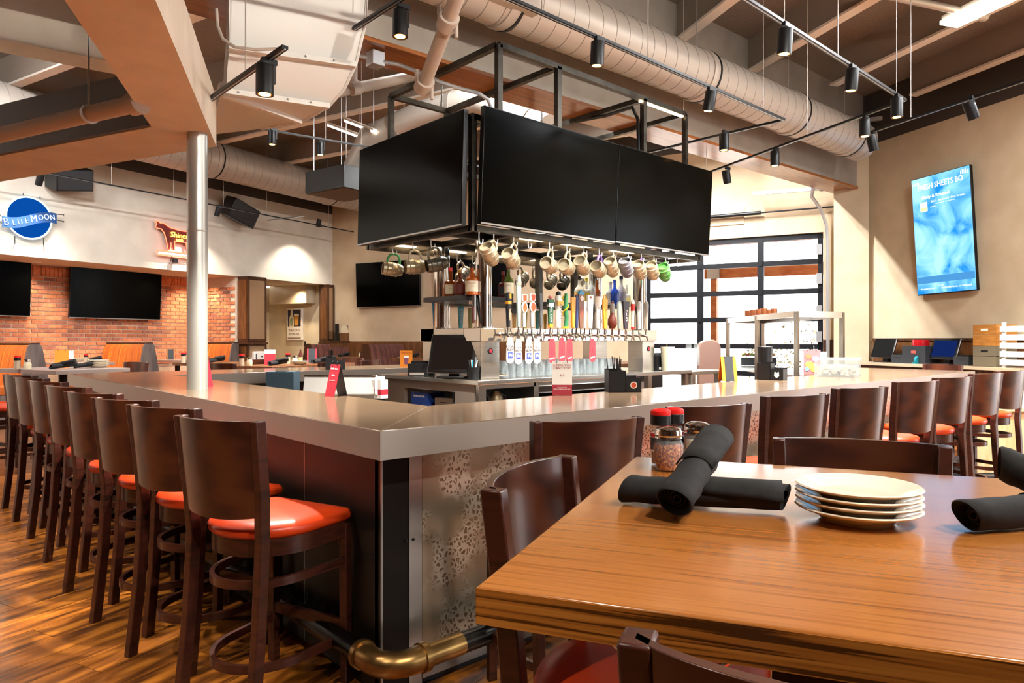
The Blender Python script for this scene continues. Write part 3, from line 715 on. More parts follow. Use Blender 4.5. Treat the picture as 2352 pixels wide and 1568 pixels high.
# ------------------------------------------------------------------ tap tower
tw = thing('tap_tower', 'stainless beer tap tower with steel columns and liquor shelf', 'tower', (2.75, 2.7, CT))
iv = Matrix.Translation(-Vector(tw.location))
def tt(name, m, mt, par=None, **k): return ob(name, m.xf(iv), mt, par or tw, **k)
hz0, hz1 = 1.385, 1.505
tt('tap_housing', M().bx(2.58, 5.16, 2.56, 2.80, hz0, hz1), K['polished'], bevel=0.004)
tt('side_housing', M().bx(2.58, 2.80, 2.80, 3.48, hz0, hz1), K['stainless'], bevel=0.004)
tt('side_housing', M().bx(4.94, 5.16, 2.80, 3.48, hz0, hz1), K['stainless'], bevel=0.004)
tt('rear_housing', M().bx(2.58, 5.16, 3.26, 3.50, hz0, hz1), K['stainless'], bevel=0.004)
for x in (2.60, 4.92):
    for y in (2.58, 3.27): tt('pedestal', M().bx(x, x + 0.22, y, y + 0.2, CT, hz0), K['stainless'], bevel=0.004)
    b = tt('badge', M().cyl((x + 0.11, 2.581, 1.30), (x + 0.11, 2.574, 1.30), 0.028, n=20), K['black_metal'])
    tt('badge_face', M().cyl((x + 0.11, 2.575, 1.30), (x + 0.11, 2.571, 1.30), 0.017, n=16), K['red_card'])
for x, y in ((2.72, 2.68), (2.75, 3.36), (5.03, 2.70), (5.03, 3.36)):
    tt('steel_column', M().cyl((x, y, hz1), (x, y, 2.30), 0.076, n=32), K['polished'])
    tt('column_foot', M().lathe([(0.092, 0), (0.092, 0.012), (0.078, 0.014)], 32, c=(x, y, hz1)), K['stainless'])
SH = 1.80
tt('liquor_shelf', M().bx(2.50, 3.12, 2.72, 3.32, SH - 0.045, SH), K['black'], bevel=0.003)
tt('liquor_shelf', M().bx(3.85, 5.02, 2.98, 3.34, SH - 0.045, SH), K['black'], bevel=0.003)
tt('shelf_rail', M().bx(2.9, 4.9, 3.36, 3.42, SH - 0.06, SH + 0.0), K['raw_steel'])
for x in (3.22, 4.05, 4.62): tt('shelf_post', M().bx(x - 0.03, x + 0.03, 3.30, 3.36, SH, 2.30), K['raw_steel'])
# ------------------------------------------------------------------ steel frame with the screens
fr = thing('screen_frame', 'welded raw steel frame above the taps carrying the big screens', 'frame', (2.24, 2.25, 2.30))
ivf = Matrix.Translation(-Vector(fr.location))
def ff(name, m, mt=None, par=None, **k): return ob(name, m.xf(ivf), mt or K['raw_steel'], par or fr, **k)
X0, X1, Y0, Y1 = 2.24, 5.50, 2.25, 3.86
tb = 0.05
for z in (2.31, 3.215):
    for a, b in (((X0, Y0), (X1, Y0)), ((X0, Y1), (X1, Y1)), ((X0, Y0), (X0, Y1)), ((X1, Y0), (X1, Y1))): ff('rail', M().bar((*a, z), (*b, z), tb, tb))
for x in (X0, X1):
    for y in (Y0, Y1): ff('post', M().bar((x, y, 2.285), (x, y, 3.24), tb, tb))
for x in (2.75, 3.4, 4.1, 4.8, 5.03): ff('cross_rail', M().bar((x, Y0, 2.33), (x, Y1, 2.33), 0.06, 0.06))
for y in (2.68, 3.36): ff('long_rail', M().bar((X0, y, 2.33), (X1, y, 2.33), 0.06, 0.06))
U0, U1, V0, V1, UT = 2.47, 5.16, 2.19, 3.84, 3.85
xm = [3.174, 4.426]
for a, b in (((U0, V0), (U1, V0)), ((U0, V1), (U1, V1)), ((U0, V0), (U0, V1)), ((U1, V0), (U1, V1))): ff('top_rail', M().bar((*a, UT), (*b, UT), tb, tb))
for x in xm: ff('top_cross_rail', M().bar((x, V0, UT), (x, V1, UT), tb, tb))
for x in (U0, U1, xm[0], xm[1]):
    for y in (V0, V1): ff('top_post', M().bar((x, y, 3.24), (x, y, UT), tb, tb))
for x in (U0, U1): ff('lower_cross_rail', M().bar((x, V0, 3.26), (x, V1, 3.26), tb, tb))
for x, y in ((3.1, 3.0), (4.6, 3.0)): ff('hanger_rod', M().cyl((x, V1, UT), (x, V1, ZC), 0.008, n=6))
ff('power_cable', M().tube([(xm[1], V1 - 0.3, UT + 0.03), (xm[1], V0 + 0.5, UT - 0.05), (xm[1] - 0.03, V0 + 0.12, UT - 0.06), (xm[1] - 0.04, V0 + 0.04, UT - 0.2), (xm[1] - 0.04, V0 + 0.03, 3.3)], 0.018, 8), K['black'])
ff('hose', M().tube([(3.0, 2.9, 2.45), (3.2, 2.75, 2.38), (3.5, 2.7, 2.42), (3.8, 2.9, 2.5)], 0.04, 10), K['black'])
for a, b in (((2.5, 3.78, 2.345), (5.3, 3.78, 2.345)), ((2.33, 2.9, 2.345), (2.33, 3.7, 2.345)), ((3.1, 2.60, 2.35), (5.3, 2.60, 2.35))):
    ff('led_strip', M().bar(a, b, 0.05, 0.014), K['led'])
ff('fluorescent', M().bar((U0 + 1.9, V0 + 0.0, UT - 0.032), (U1 - 0.05, V0 + 0.0, UT - 0.032), 0.035, 0.012), K['led'])

def screen(name, label, c, az, w, h, tilt=0, th=0.05, group=None, roll=0, face=None, edge=None):
    """flat panel whose face looks towards heading az"""
    t = thing(name, label, 'television', c, R(az) + PI / 2, group)
    t.rotation_euler = (R(tilt), 0, R(az) + PI / 2)
    hs = ob('housing', M().bx(-w / 2, w / 2, 0.0, th, -h / 2, h / 2), K['tv_bezel'], t, bevel=0.004)
    ob('screen', M().bx(-w / 2 + 0.008, w / 2 - 0.008, -0.003, 0.002, -h / 2 + 0.016, h / 2 - 0.008), face or K['screen_off'], hs)
    ob('chin_strip', M().bx(-w / 2, w / 2, -0.004, 0.0, -h / 2, -h / 2 + 0.014), edge or K['tv_edge'], hs)
    ob('wall_bracket', M().bx(-0.25, 0.25, th, th + 0.06, -0.2, 0.2), K['black_metal'], t)
    return t
c = Vector((2.12, 3.05, 2.785))
screen('television', 'large blank television on the left end of the tap tower frame', c, 180, 1.645, 0.94, -1.5)
screen('television', 'large blank television on the tower front, nearer the frame corner', (3.095, 2.135, 2.81), 270, 1.685, 0.945, 3)
screen('television', 'large blank television on the tower front, farther from the frame corner', (4.765, 2.135, 2.815), 270, 1.635, 0.945, 3)

# hooks and mugs
K['mug_clay'] = mix_tex(mat('pewter_glaze', '#b0a48a', 0.3, 0.55), ['#8d8268', '#c2b79e'], tscale=9, rough=(0.22, 0.4))
K['mug_blue'] = mix_tex(mat('blue_grey_glaze', '#77788a', 0.3, 0.2), ['#62637a', '#8f8d8c'], tscale=12)
K['mug_green'] = mix_tex(mat('green_glaze', '#4f8c4a', 0.25, 0.1), ['#3d7a3f', '#6aa85c'], tscale=10)
K['mug_dark'] = mix_tex(mat('charcoal_glaze', '#4b463c', 0.3, 0.4), ['#38342c', '#6d6655'], tscale=9)
K['tape_purple'] = mat('purple_tape', '#6a4c8f', 0.5); K['tape_green'] = mat('green_tape', '#2f8f4f', 0.5)
mug_cache = {}
def mug(label, hook, a, tilt, mt='mug_clay', tape=None):
    t = thing('hanging_mug', label, 'mug', hook, 0, 'pottery mugs on hooks under the screens')
    t.rotation_euler = (0, R(tilt), R(a)); t.scale = (1.22, 1.22, 1.22)
    if mt not in mug_cache:
        rx = Matrix.Translation((0, 0, -0.125)) @ Matrix.Rotation(R(90), 4, 'Y')
        prof = [(0.0, 0.075), (0.036, 0.075), (0.045, 0.06), (0.0535, 0.02), (0.0545, -0.01), (0.052, -0.045), (0.047, -0.078), (0.043, -0.078), (0.047, -0.045), (0.049, -0.0), (0.046, 0.04), (0.03, 0.062), (0.0, 0.064)]
        body = M().lathe(prof, 28, mtx=rx).mesh('body', K[mt])
        bands = M()
        for z in (-0.05, -0.012, 0.03): bands.lathe([(0.0525 + (0.002 if z > -0.04 else 0), z - 0.004), (0.0565, z), (0.0525 + (0.002 if z > -0.04 else 0), z + 0.004)], 28, mtx=rx)
        bands = bands.mesh('band', K[mt])
        hd = M().tube([(-0.05, 0, -0.08), (-0.048, 0, -0.045), (-0.03, 0, -0.012), (0.0, 0, -0.004), (0.03, 0, -0.014), (0.045, 0, -0.045), (0.046, 0, -0.085)], [0.010, 0.009, 0.009, 0.009, 0.009, 0.010, 0.011], 10)
        mug_cache[mt] = (body, bands, hd.mesh('handle', K[mt]), hd)
    b, bd, h, hd = mug_cache[mt]
    ob('body', b, None, t); ob('band', bd, None, t)
    if tape: ob('handle', M().add(hd.v, hd.f), K[tape], t)
    else: ob('handle', h, None, t)
def hook(p, far=0.0):
    x, y, z = p
    ff('hook', M().tube([(x, y, 2.29), (x, y, z + 0.02), (x + 0.01, y, z - 0.012), (x + 0.03, y, z - 0.014), (x + 0.042, y, z + 0.01), (x + 0.042, y, z + 0.03)], 0.005, 6), K['galv'])
front = [(1134, 'mug_clay', None, 42), (1180, 'mug_clay', None, 30), (1262, 'mug_clay', None, 12), (1302, 'mug_clay', None, 12), (1341, 'mug_clay', None, 32), (1376, 'mug_clay', 'tape_purple', 20), (1409, 'mug_clay', None, 42), (1443, 'mug_blue', None, 48), (1473, 'mug_clay', 'tape_purple', 44), (1502, 'mug_clay', None, 46), (1529, 'mug_green', None, 45)]
FX = [2.468, 2.694, 3.129, 3.356, 3.589, 3.808, 4.023, 4.255, 4.468, 4.683, 4.89]
ords = ['first', 'second', 'third', 'fourth', 'fifth', 'sixth', 'seventh', 'eighth', 'ninth', 'tenth', 'eleventh', 'twelfth', 'thirteenth']
desc = {'mug_clay': 'pewter glazed', 'mug_blue': 'blue grey', 'mug_green': 'bright green', 'mug_dark': 'charcoal'}
for i, (u, mt, tp, tl) in enumerate(front):
    hk = (FX[i], 2.25, 2.215 - 0.0); hook(hk)
    mug('%s mug%s hung under the front screens, %s from the tower corner' % (desc[mt], ' with purple handle' if tp else '', ords[i]), (hk[0] + 0.02, hk[1], hk[2]), 22, tl, mt, tp)
for u_, yv in (('a', 0),):
    hook((2.864, 2.25, 2.215)); hook((5.098, 2.25, 2.215)); hook((2.3, 2.24, 2.20))
side = [(3.447, 'tape_green', 'green handled'), (3.113, None, 'plain'), (2.829, None, 'dull')]
for i, (yv, tp, ds) in enumerate(side):
    hook((2.24, yv, 2.215)); mug('%s pewter mug hanging under the left end screen, %s from the far corner' % (ds, ords[i]), (2.26, yv, 2.215), 40 - 60, 6 - 10 * i, 'mug_clay' if i < 2 else 'mug_dark', tp)
rear = [4.108, 4.336, 4.552, 4.814, 3.045, 3.246, 3.881]
for i, xv in enumerate(rear):
    hook((xv, 3.5, 2.20)); mug('%s mug on the rear hooks behind the taps, %s of that row' % ('charcoal' if i == 2 else 'pale', ords[i]), (xv + 0.02, 3.5, 2.20), 20, -38, 'mug_dark' if i == 2 else 'mug_clay')

# ------------------------------------------------------------------ beer taps
def faucet(t, flip=1):
    s = flip
    ob('collar', M().lathe([(0.03, 0), (0.03, 0.006), (0.022, 0.012), (0.014, 0.03)], 18, mtx=Matrix.Translation((0, .004 * s, 0)) @ Matrix.Rotation(R(90) * s, 4, 'X')), K['polished'], t)
    ob('faucet', M().tube([(0, -0.02 * s, 0), (0, -0.075 * s, 0), (0, -0.10 * s, -0.012), (0, -0.115 * s, -0.06)], [0.012, 0.013, 0.012, 0.008], 12), K['polished'], t)
    ob('stem', M().cyl((0, -0.082 * s, 0.0), (0, -0.09 * s, 0.075), 0.009, 0.007, 10), K['chrome'], t)
HM = {}
def hm(col, rough=0.35, metal=0.0):
    k = (col, rough, metal)
    if k not in HM: HM[k] = mat('handle_' + col[1:], col, rough, metal)
    return HM[k]
def handle(t, kind, h, w, col, col2=None, s=1, tilt=0.0):
    y = -0.092 * s; z0 = 0.07; m = hm(col)
    c2 = hm(col2) if col2 else m
    if kind == 'board':
        ob('handle', M().prism([(-w * .28, z0), (w * .28, z0), (w / 2, z0 + h), (-w / 2, z0 + h)], y - 0.010, y + 0.010, 'y'), m, t, bevel=0.002)
    elif kind == 'round':
        ob('handle', M().lathe([(0, z0), (w * .3, z0), (w * .36, z0 + h * .4), (w / 2, z0 + h * .75), (w * .46, z0 + h * .97), (0, z0 + h)], 16, c=(0, y, 0)), m, t)
    elif kind == 'stick':
        ob('handle', M().lathe([(0, z0), (w * .34, z0), (w / 2, z0 + h * .9), (w * .3, z0 + h), (0, z0 + h)], 14, c=(0, y, 0)), m, t)
    elif kind == 'shield':
        ob('handle', M().prism([(-w * .25, z0), (w * .25, z0), (w * .3, z0 + h * .45), (-w * .3, z0 + h * .45)], y - 0.01, y + 0.01, 'y'), hm('#a7a39c', 0.3, 0.5), t)
        def ov(cz, rx_, rz_, mt_, d): return M().prism([(rx_ * math.cos(2 * PI * k / 20), cz + rz_ * math.sin(2 * PI * k / 20)) for k in range(20)], y - d * s, y, 'y')
        cz = z0 + h * .6
        ob('emblem_rim', ov(cz, w / 2, h * .17, None, 0.016), hm('#d9d5cf'), t); ob('emblem', ov(cz, w * .36, h * .13, None, 0.019), m, t)
        zz = z0 + h * .8
        ob('shield_rim', M().prism([(-w * .42, zz + .0), (0, zz - .012), (w * .42, zz), (w * .46, z0 + h), (-w * .46, z0 + h)], y - 0.014 * s, y, 'y'), hm('#d9d5cf'), t)
        ob('shield', M().prism([(-w * .3, zz + .006), (0, zz - .004), (w * .3, zz + .006), (w * .33, z0 + h - .008), (-w * .33, z0 + h - .008)], y - 0.018 * s, y, 'y'), m, t)
    elif kind == 'bulb':
        ob('handle', M().lathe([(0, z0), (w * .3, z0), (w / 2, z0 + h * .15), (w * .48, z0 + h * .35), (w * .25, z0 + h * .5), (w * .18, z0 + h)], 18, c=(0, y, 0)), m, t)
        ob('cap', M().lathe([(w * .2, z0 + h * .55), (w * .26, z0 + h * .6), (w * .26, z0 + h * .9), (0, z0 + h * 1.02)], 14, c=(0, y, 0)), c2, t)
    elif kind == 'twist':
        ob('handle', M().tube([(0, y, z0), (w * .2, y, z0 + h * .3), (-w * .15, y, z0 + h * .6), (w * .05, y, z0 + h * .85), (-w * .1, y - .01 * s, z0 + h)], [w * .35, w * .3, w * .38, w * .33, w * .2], 12), m, t)
        ob('coil', M().tube([(w * .45 * math.cos(a * .7), y + w * .42 * math.sin(a * .7), z0 + h * (.25 + .05 * a)) for a in range(0, 15)], w * .09, 8), c2, t)
        ob('foot', M().cyl((0, y, z0 - .004), (0, y, z0 + .012), w * .5, n=16), c2, t)
taps = [  # x pixel-derived world x, kind, height, width, colours, label words, lettering
    (2.826, 'round', 0.29, 0.050, '#17181b', '#c98d33', 'black rounded tap handle with gold band', 'GUINNESS', '#d8c8a0'),
    (2.953, 'board', 0.36, 0.042, '#9db0a4', '#d9d5c8', 'tall sage green paddle tap handle', None, None),
    (3.018, 'shield', 0.28, 0.055, '#d6491c', None, 'nearer tap handle with orange shield over oval emblem', None, None),
    (3.122, 'shield', 0.29, 0.062, '#d6491c', None, 'farther tap handle with orange shield over oval emblem', None, None),
    (3.235, 'board', 0.30, 0.040, '#4a4a4a', None, 'plain slate grey board tap handle', None, None),
    (3.362, 'board', 0.25, 0.062, '#1e4a2c', '#c9c23a', 'dark green tap handle lettered in white', 'ALL DAY', '#f0efe8'),
    (3.468, 'stick', 0.30, 0.055, '#d8d2c6', '#c98a2c', 'white column tap handle with amber sign band', 'RANGER', '#3a3630'),
    (3.571, 'twist', 0.31, 0.055, '#2f6e46', '#e2c51e', 'twisted green and yellow sculpted tap handle', None, None),
    (3.675, 'board', 0.28, 0.050, '#d98a24', None, 'orange leaning board tap handle', None, None),
    (3.725, 'stick', 0.30, 0.034, '#2c3a66', '#d98a24', 'thin navy tap handle with orange crook', None, None),
    (3.789, 'board', 0.31, 0.070, '#6b4630', '#2d84b4', 'brown wooden tap handle with blue crest', 'coors', '#c7402e'),
    (3.846, 'board', 0.25, 0.032, '#dfe3e8', '#3a6ab0', 'narrow white and blue tap handle', None, None),
    (3.924, 'board', 0.31, 0.070, '#e9e4da', '#8f2d2a', 'tall white tapered tap handle with red oval', None, None),
    (4.043, 'board', 0.30, 0.055, '#ece6da', '#e0d8c8', 'white cup topped tap handle with vertical lettering', 'SELTZER', '#4a4038'),
    (4.151, 'board', 0.28, 0.060, '#e0961e', '#b08a3a', 'golden yellow tap handle with ring on top', 'BOCK', '#b0561a'),
    (4.268, 'bulb', 0.26, 0.080, '#5a2418', '#8d8a84', 'dark red bulb shaped tap handle', None, None),
    (4.38, 'stick', 0.27, 0.042, '#8b938c', '#c9ccce', 'silvery green stick tap handle', None, None),
    (4.488, 'board', 0.27, 0.085, '#2a1c26', None, 'dark plum shield tap handle with white lettering', "DALE'S", '#e8e2da'),
    (4.605, 'stick', 0.29, 0.036, '#b9b2a4', '#b8241f', 'pale tap handle with red collar near top', None, None),
    (4.718, 'stick', 0.28, 0.040, '#b5b3ae', None, 'chrome coloured stick tap handle', None, None),
    (4.84, 'stick', 0.28, 0.044, '#8f877c', None, 'grey stick tap handle last before the far pedestal', None, None),
]
for (x, kd, h, w, c1, c2, lb, tx, tc_) in taps:
    t = thing('beer_tap', lb + ' on the front tap row', 'beer tap', (x, 2.56, 1.445), 0, 'front row of beer taps')
    h *= 1.07; w *= 1.22
    faucet(t); handle(t, kd, h, w, c1, c2)
    z0 = 0.07; y = -0.092
    if tx:
        if tx == 'GUINNESS': text(t, tx, 0.022, hm(tc_), (0.0, y - 0.024, z0 + h * 0.35), (0, 0, 1), (-1, 0, 0))
        else: text(t, tx, min(0.034, w * 0.62), hm(tc_), (0, y - 0.0115 if kd == 'board' else y - w * .5, z0 + h * 0.48), (0, 0, -1) if tx in ('ALL DAY', "DALE'S", 'coors') else (0, 0, -1), (1, 0, 0), sx=1.15)
    if c2 == '#c98d33':
        ob('gold_band', M().lathe([(w * .5, z0 + h * .66), (w * .51, z0 + h * .66), (w * .51, z0 + h * .74), (w * .5, z0 + h * .74)], 16, c=(0, y, 0)), K['gold'], t)
        ob('harp_mark', M().prism([(-.008, z0 + h * .82), (.012, z0 + h * .8), (.012, z0 + h * .98), (-.01, z0 + h * .94)], y - 0.03, y - 0.018, 'y'), K['gold'], t)
    elif c2 == '#c9c23a':
        ob('white_band', M().bx(-w * .46, w * .46, y - .013, y + .013, z0 + h * .74, z0 + h * .86), K['white'], t); ob('orange_foot', M().bx(-w * .3, w * .3, y - .013, y + .013, z0, z0 + h * .14), K['orange_card'], t)
        ob('pink_finial', M().lathe([(0, z0 + h), (.02, z0 + h + .01), (.026, z0 + h + .025), (0, z0 + h + .04)], 12, c=(0, y, 0)), hm('#d98a8c'), t)
    elif c2 == '#c98a2c':
        ob('sign_band', M().bx(-.042, .042, y - .034, y - .02, z0 + h * .66, z0 + h * .8), hm('#d9a23c'), t); ob('knob', M().lathe([(0, z0 + h * .9), (.026, z0 + h * .93), (.024, z0 + h * 1.06), (0, z0 + h * 1.1)], 14, c=(0, y, 0)), K['black'], t)
    elif lb.startswith('thin navy'):
        ob('crook', M().tube([(0, y, z0 + h * .95), (0, y, z0 + h * 1.03), (-.014, y, z0 + h * 1.06), (-.026, y, z0 + h * 1.0)], .008, 8), hm('#d98a24'), t)
    elif lb.startswith('brown wooden'):
        ob('crest', M().prism([(.036 * math.cos(R(a)), z0 + h + .04 * math.sin(R(a))) for a in range(0, 181, 15)], y - .012, y + .012, 'y'), hm('#2d84b4'), t); ob('seal', M().cyl((0, y - .01, z0 + h * .88), (0, y - .015, z0 + h * .88), .026, n=20), hm('#c9b9b2'), t)
    elif lb.startswith('tall white'):
        ob('red_oval', M().prism([(.016 * math.cos(R(a)) - .004, z0 + h * .93 + .012 * math.sin(R(a))) for a in range(0, 360, 20)], y - .013, y - .009, 'y'), hm('#8f2d2a'), t)
    elif lb.startswith('white cup'):
        ob('cup', M().lathe([(.026, z0 + h * .66), (.038, z0 + h * 1.0), (.034, z0 + h * 1.0), (0.0, z0 + h * .9)], 16, c=(0, y, 0)), hm('#e6dfd2'), t)
    elif lb.startswith('golden'):
        ob('ring', M().tube([(.022 * math.cos(R(a)), y, z0 + h + .02 + .022 * math.sin(R(a))) for a in range(0, 360, 24)], .006, 8, closed=True), hm('#c79a3a', 0.3, 0.5), t)
    elif lb.startswith('pale tap'):
        ob('red_collar', M().lathe([(.02, z0 + h * .62), (.022, z0 + h * .62), (.022, z0 + h * .86), (.02, z0 + h * .86)], 14, c=(0, y, 0)), hm('#b8241f'), t); ob('red_foot', M().cyl((0, y, z0 - .006), (0, y, z0 + .02), .02, n=14), hm('#b8241f'), t)
    elif lb.startswith('tall sage'):
        ob('buckle', M().bx(-.022, .022, y - .014, y + .014, z0 + h * .98, z0 + h * 1.08), K['chrome'], t); ob('plate', M().bx(-.016, .016, y - .012, y + .012, z0 + h * 1.08, z0 + h * 1.22), hm('#d9d5c8'), t)
# rear and side taps seen through the tower
for i, (x, kd, h, w, c1, c2, lb) in enumerate([(3.92, 'board', 0.19, 0.055, '#c98d2a', None, 'mustard tap handle with round dark top'), (4.087, 'board', 0.22, 0.06, '#d9c23a', None, 'yellow and blue tap handle'), (4.28, 'board', 0.22, 0.055, '#2f7f74', None, 'teal tap handle'), (4.408, 'stick', 0.19, 0.045, '#c9922c', None, 'amber stick tap handle'), (3.163, 'board', 0.25, 0.07, '#3c9aa6', None, 'aqua board tap handle'), (3.291, 'board', 0.22, 0.06, '#9c8a2e', '#1e4a2c', 'olive and black tap handle'), (2.844, 'board', 0.26, 0.085, '#2f86c4', None, 'bright blue wide tap handle')]):
    t = thing('beer_tap', lb + ' on the rear tap row', 'beer tap', (x, 3.50, 1.445), 0, 'rear row of beer taps')
    faucet(t, -1); handle(t, kd, h, w, c1, c2, -1)
    if i == 4: text(t, 'KONA', 0.05, K['white_ink'], (0, 0.079, 0.07 + h * .55), (0, 0, 1), (-1, 0, 0))
    if i == 6: text(t, 'LIGHT', 0.05, K['white_ink'], (0, 0.079, 0.07 + h * .5), (0, 0, 1), (-1, 0, 0))
    if i == 0: ob('disc', M().cyl((0, .08, .07 + h + .02), (0, .10, .07 + h + .02), .04, n=20), hm('#3a2a26'), t)
# paper tags on the faucets
def hangtag(x, kind, label, dz=0.0):
    t = thing('hang_tag', label, 'tag', (x, 2.425, 1.36 + dz), 0, 'paper tags on the taps')
    w, h = 0.047, 0.185
    pl = [(-w, -h + w)] + [(w * math.cos(R(a)), -h + w + w * math.sin(R(a)) * .9) for a in range(180, 361, 20)] + [(w, -h + w), (w * .9, 0.0), (w * .5, 0.05), (-w * .5, 0.05), (-w * .9, 0.0)]
    ob('card', M().prism(pl, -0.001, 0.001, 'y'), K['white'] if kind == 'w' else hm('#c8323c', 0.45), t)
    if kind == 'w':
        text(t, 'LOCAL', 0.029, K['ink'], (0, -0.002, -0.03), bold=.0008); text(t, 'BREW', 0.031, K['ink'], (0, -0.002, -0.059), bold=.0008)
        ob('blue_square', M().bx(-.03, .03, -0.0018, 0, -0.137, -0.080), K['blue_ink'], t)
        ob('bison_mark', M().prism([(-.02, -.109), (-.017, -.097), (-.006, -.091), (.008, -.096), (.02, -.101), (.02, -.114), (.016, -.122), (.013, -.113), (-.006, -.113), (-.01, -.122), (-.014, -.112)], -0.0026, -0.0016, 'y'), K['white_ink'], t)
    else:
        ob('dark_slot', M().bx(-.006, .006, -0.0018, 0, -0.09, -0.04), hm('#8f1c2a'), t); text(t, 'Molson', 0.024, K['white_ink'], (0, -0.002, -0.135), (1, 0, .25)); 
for i, (x, k, lb, dz) in enumerate([(2.811, 'w', 'white local brew tag nearest the tower corner', 0.01), (2.911, 'w', 'white local brew tag, second from the tower corner', 0), (3.041, 'w', 'white local brew tag, third from the tower corner', 0), (3.146, 'w', 'white local brew tag, last before the red tags', 0), (3.34, 'r', 'red tag nearest the white tags on the taps', 0), (3.475, 'r', 'red tag between the first and third red tags', 0.01), (3.578, 'r', 'red tag hanging right of the paired red tags', 0), (3.912, 'r', 'lone red tag hanging at the middle of the taps', 0)]): hangtag(x, k, lb, dz)

# ------------------------------------------------------------------ bar stools (facing +y, floor at 0)
def seat_outline(w=0.232, f=0.232, rc=0.035, inset=0.0, n=14):
    w -= inset; f -= inset; pts = [(w, 0.0)] + [(w, f - rc)] + [(w - rc + rc * math.cos(R(a)), f - rc + rc * math.sin(R(a))) for a in (30, 60, 90)]
    pts += [(-x, y) for x, y in pts[::-1]]
    b = 0.225 - inset
    pts += [(w * math.cos(R(a)), b * math.sin(R(a))) for a in range(180 + 180 // n, 360, 180 // n)]
    return pts
def rear_leg(s):
    return [(s * .195, -.262, 0), (s * .190, -.225, .33), (s * .188, -.205, .66), (s * .197, -.215, .83), (s * .210, -.245, 1.113)]
def swept(pts, w, d):
    m = M(); vs = []; n = len(pts)
    for (x, y, z) in pts:
        vs += [(x - w / 2, y - d / 2, z), (x + w / 2, y - d / 2, z), (x + w / 2, y + d / 2, z), (x - w / 2, y + d / 2, z)]
    fs = [(3, 2, 1, 0), (4 * n - 4, 4 * n - 3, 4 * n - 2, 4 * n - 1)]
    for i in range(n - 1):
        for k in range(4): fs.append((i * 4 + k, i * 4 + (k + 1) % 4, i * 4 + 4 + (k + 1) % 4, i * 4 + 4 + k))
    return m.add(vs, fs)
def ring(z, h=0.032, th=0.018):
    o = [p for p in seat_outline(inset=-0.004)]; pts = []
    for a in range(0, 181, 9):
        pts.append((0.195 * math.cos(R(180 + a)), 0.225 * math.sin(R(180 + a))))
    pts = [(-0.21, 0.205), (-0.20, 0.06)] + pts + [(0.20, 0.06), (0.21, 0.205)]
    m = M(); vs = []; n = len(pts)
    for i, (x, y) in enumerate(pts):
        a = Vector(pts[min(i + 1, n - 1)]) - Vector(pts[max(i - 1, 0)]); nn = Vector((a.y, -a.x)).normalized() * th / 2
        for sx, zz in ((-1, z - h / 2), (1, z - h / 2), (1, z + h / 2), (-1, z + h / 2)): vs.append((x + nn.x * sx, y + nn.y * sx, zz))
    fs = [(0, 1, 2, 3), (4 * n - 1, 4 * n - 2, 4 * n - 3, 4 * n - 4)]
    for i in range(n - 1):
        for k in range(4): fs.append((i * 4 + k, i * 4 + (k + 1) % 4, i * 4 + 4 + (k + 1) % 4, i * 4 + 4 + k))
    return m.add(vs, fs)
def make_stool(label, loc, rz, group):
    t = thing('bar_stool', label, 'stool', loc, rz, group)
    # cushion with a domed top
    rows = []
    for ins, z in ((0.012, .665), (0.0, .676), (-.003, .693), (0.006, .709), (0.05, .721), (0.12, .727)):
        rows.append([(x, y, z) for x, y in seat_outline(inset=ins)])
    m = M(); n = len(rows[0]); m.v = [p for r in rows for p in r]
    m.f = [(i * n + k, i * n + (k + 1) % n, (i + 1) * n + (k + 1) % n, (i + 1) * n + k) for i in range(len(rows) - 1) for k in range(n)] + [tuple(range(n))[::-1], tuple((len(rows) - 1) * n + k for k in range(n))]
    ob('seat', m, K['vinyl'], t, smooth=60)
    ob('apron', M().prism(seat_outline(inset=0.012), .60, .668), K['stool_wood'], t)
    # curved plywood back panel
    vs = []; n = 17
    m = M(); g0 = []; g1 = []
    for j, z in enumerate((.765, .84, .95, 1.05, 1.113)):
        f = (z - .765) / .348; yb = -.212 - .033 * f
        r0 = []; r1 = []
        for k in range(n):
            a = -1 + 2 * k / (n - 1); x = a * (.201 + .012 * f); bul = .062 * (1 - a * a) ** 0.8
            zz = z - (0.012 * (1 - a * a) if j == 0 else 0) 
            r0.append((x, yb - bul - .007, zz)); r1.append((x, yb - bul + .009, zz))
        g0.append(r0); g1.append(r1)
    loops = [a + b[::-1] for a, b in zip(g0, g1)]; nl = 2 * n
    m.v = [p for l_ in loops for p in l_]
    m.f = [(i * nl + k, i * nl + (k + 1) % nl, (i + 1) * nl + (k + 1) % nl, (i + 1) * nl + k) for i in range(4) for k in range(nl)]
    for i in (0, 4):
        m.f += [(i * nl + k, i * nl + k + 1, i * nl + nl - 2 - k, i * nl + nl - 1 - k) for k in range(n - 1)]
    ob('backrest', m, K['stool_panel'], t, smooth=50, bevel=0.0015)
    for s in (-1, 1):
        ob('leg', swept(rear_leg(s), .034, .046), K['stool_wood'], t, bevel=0.004)
        ob('leg', swept([(s * .207, .207, 0), (s * .207, .203, .65)], .036, .036), K['stool_wood'], t, bevel=0.003)
    ob('stretcher', ring(.50), K['stool_wood'], t); ob('stretcher', ring(.19), K['stool_wood'], t)
    ob('foot_bar', M().box((0, .205, .235), (.38, .022, .04)), K['stool_wood'], t)
    for s in (-1, 1): ob('corner_plate', M().box((s * .185, .196, .585), (.004, .02, .035)), K['chrome'], t)
    return t
lm = [(-.410, .439, 19), (-.424, 1.063, 20), (-.450, 1.600, 22), (-.470, 2.170, 22), (-.470, 2.873, 19), (-.470, 3.560, 18), (-.480, 4.200, 18), (-.480, 4.780, 20)]
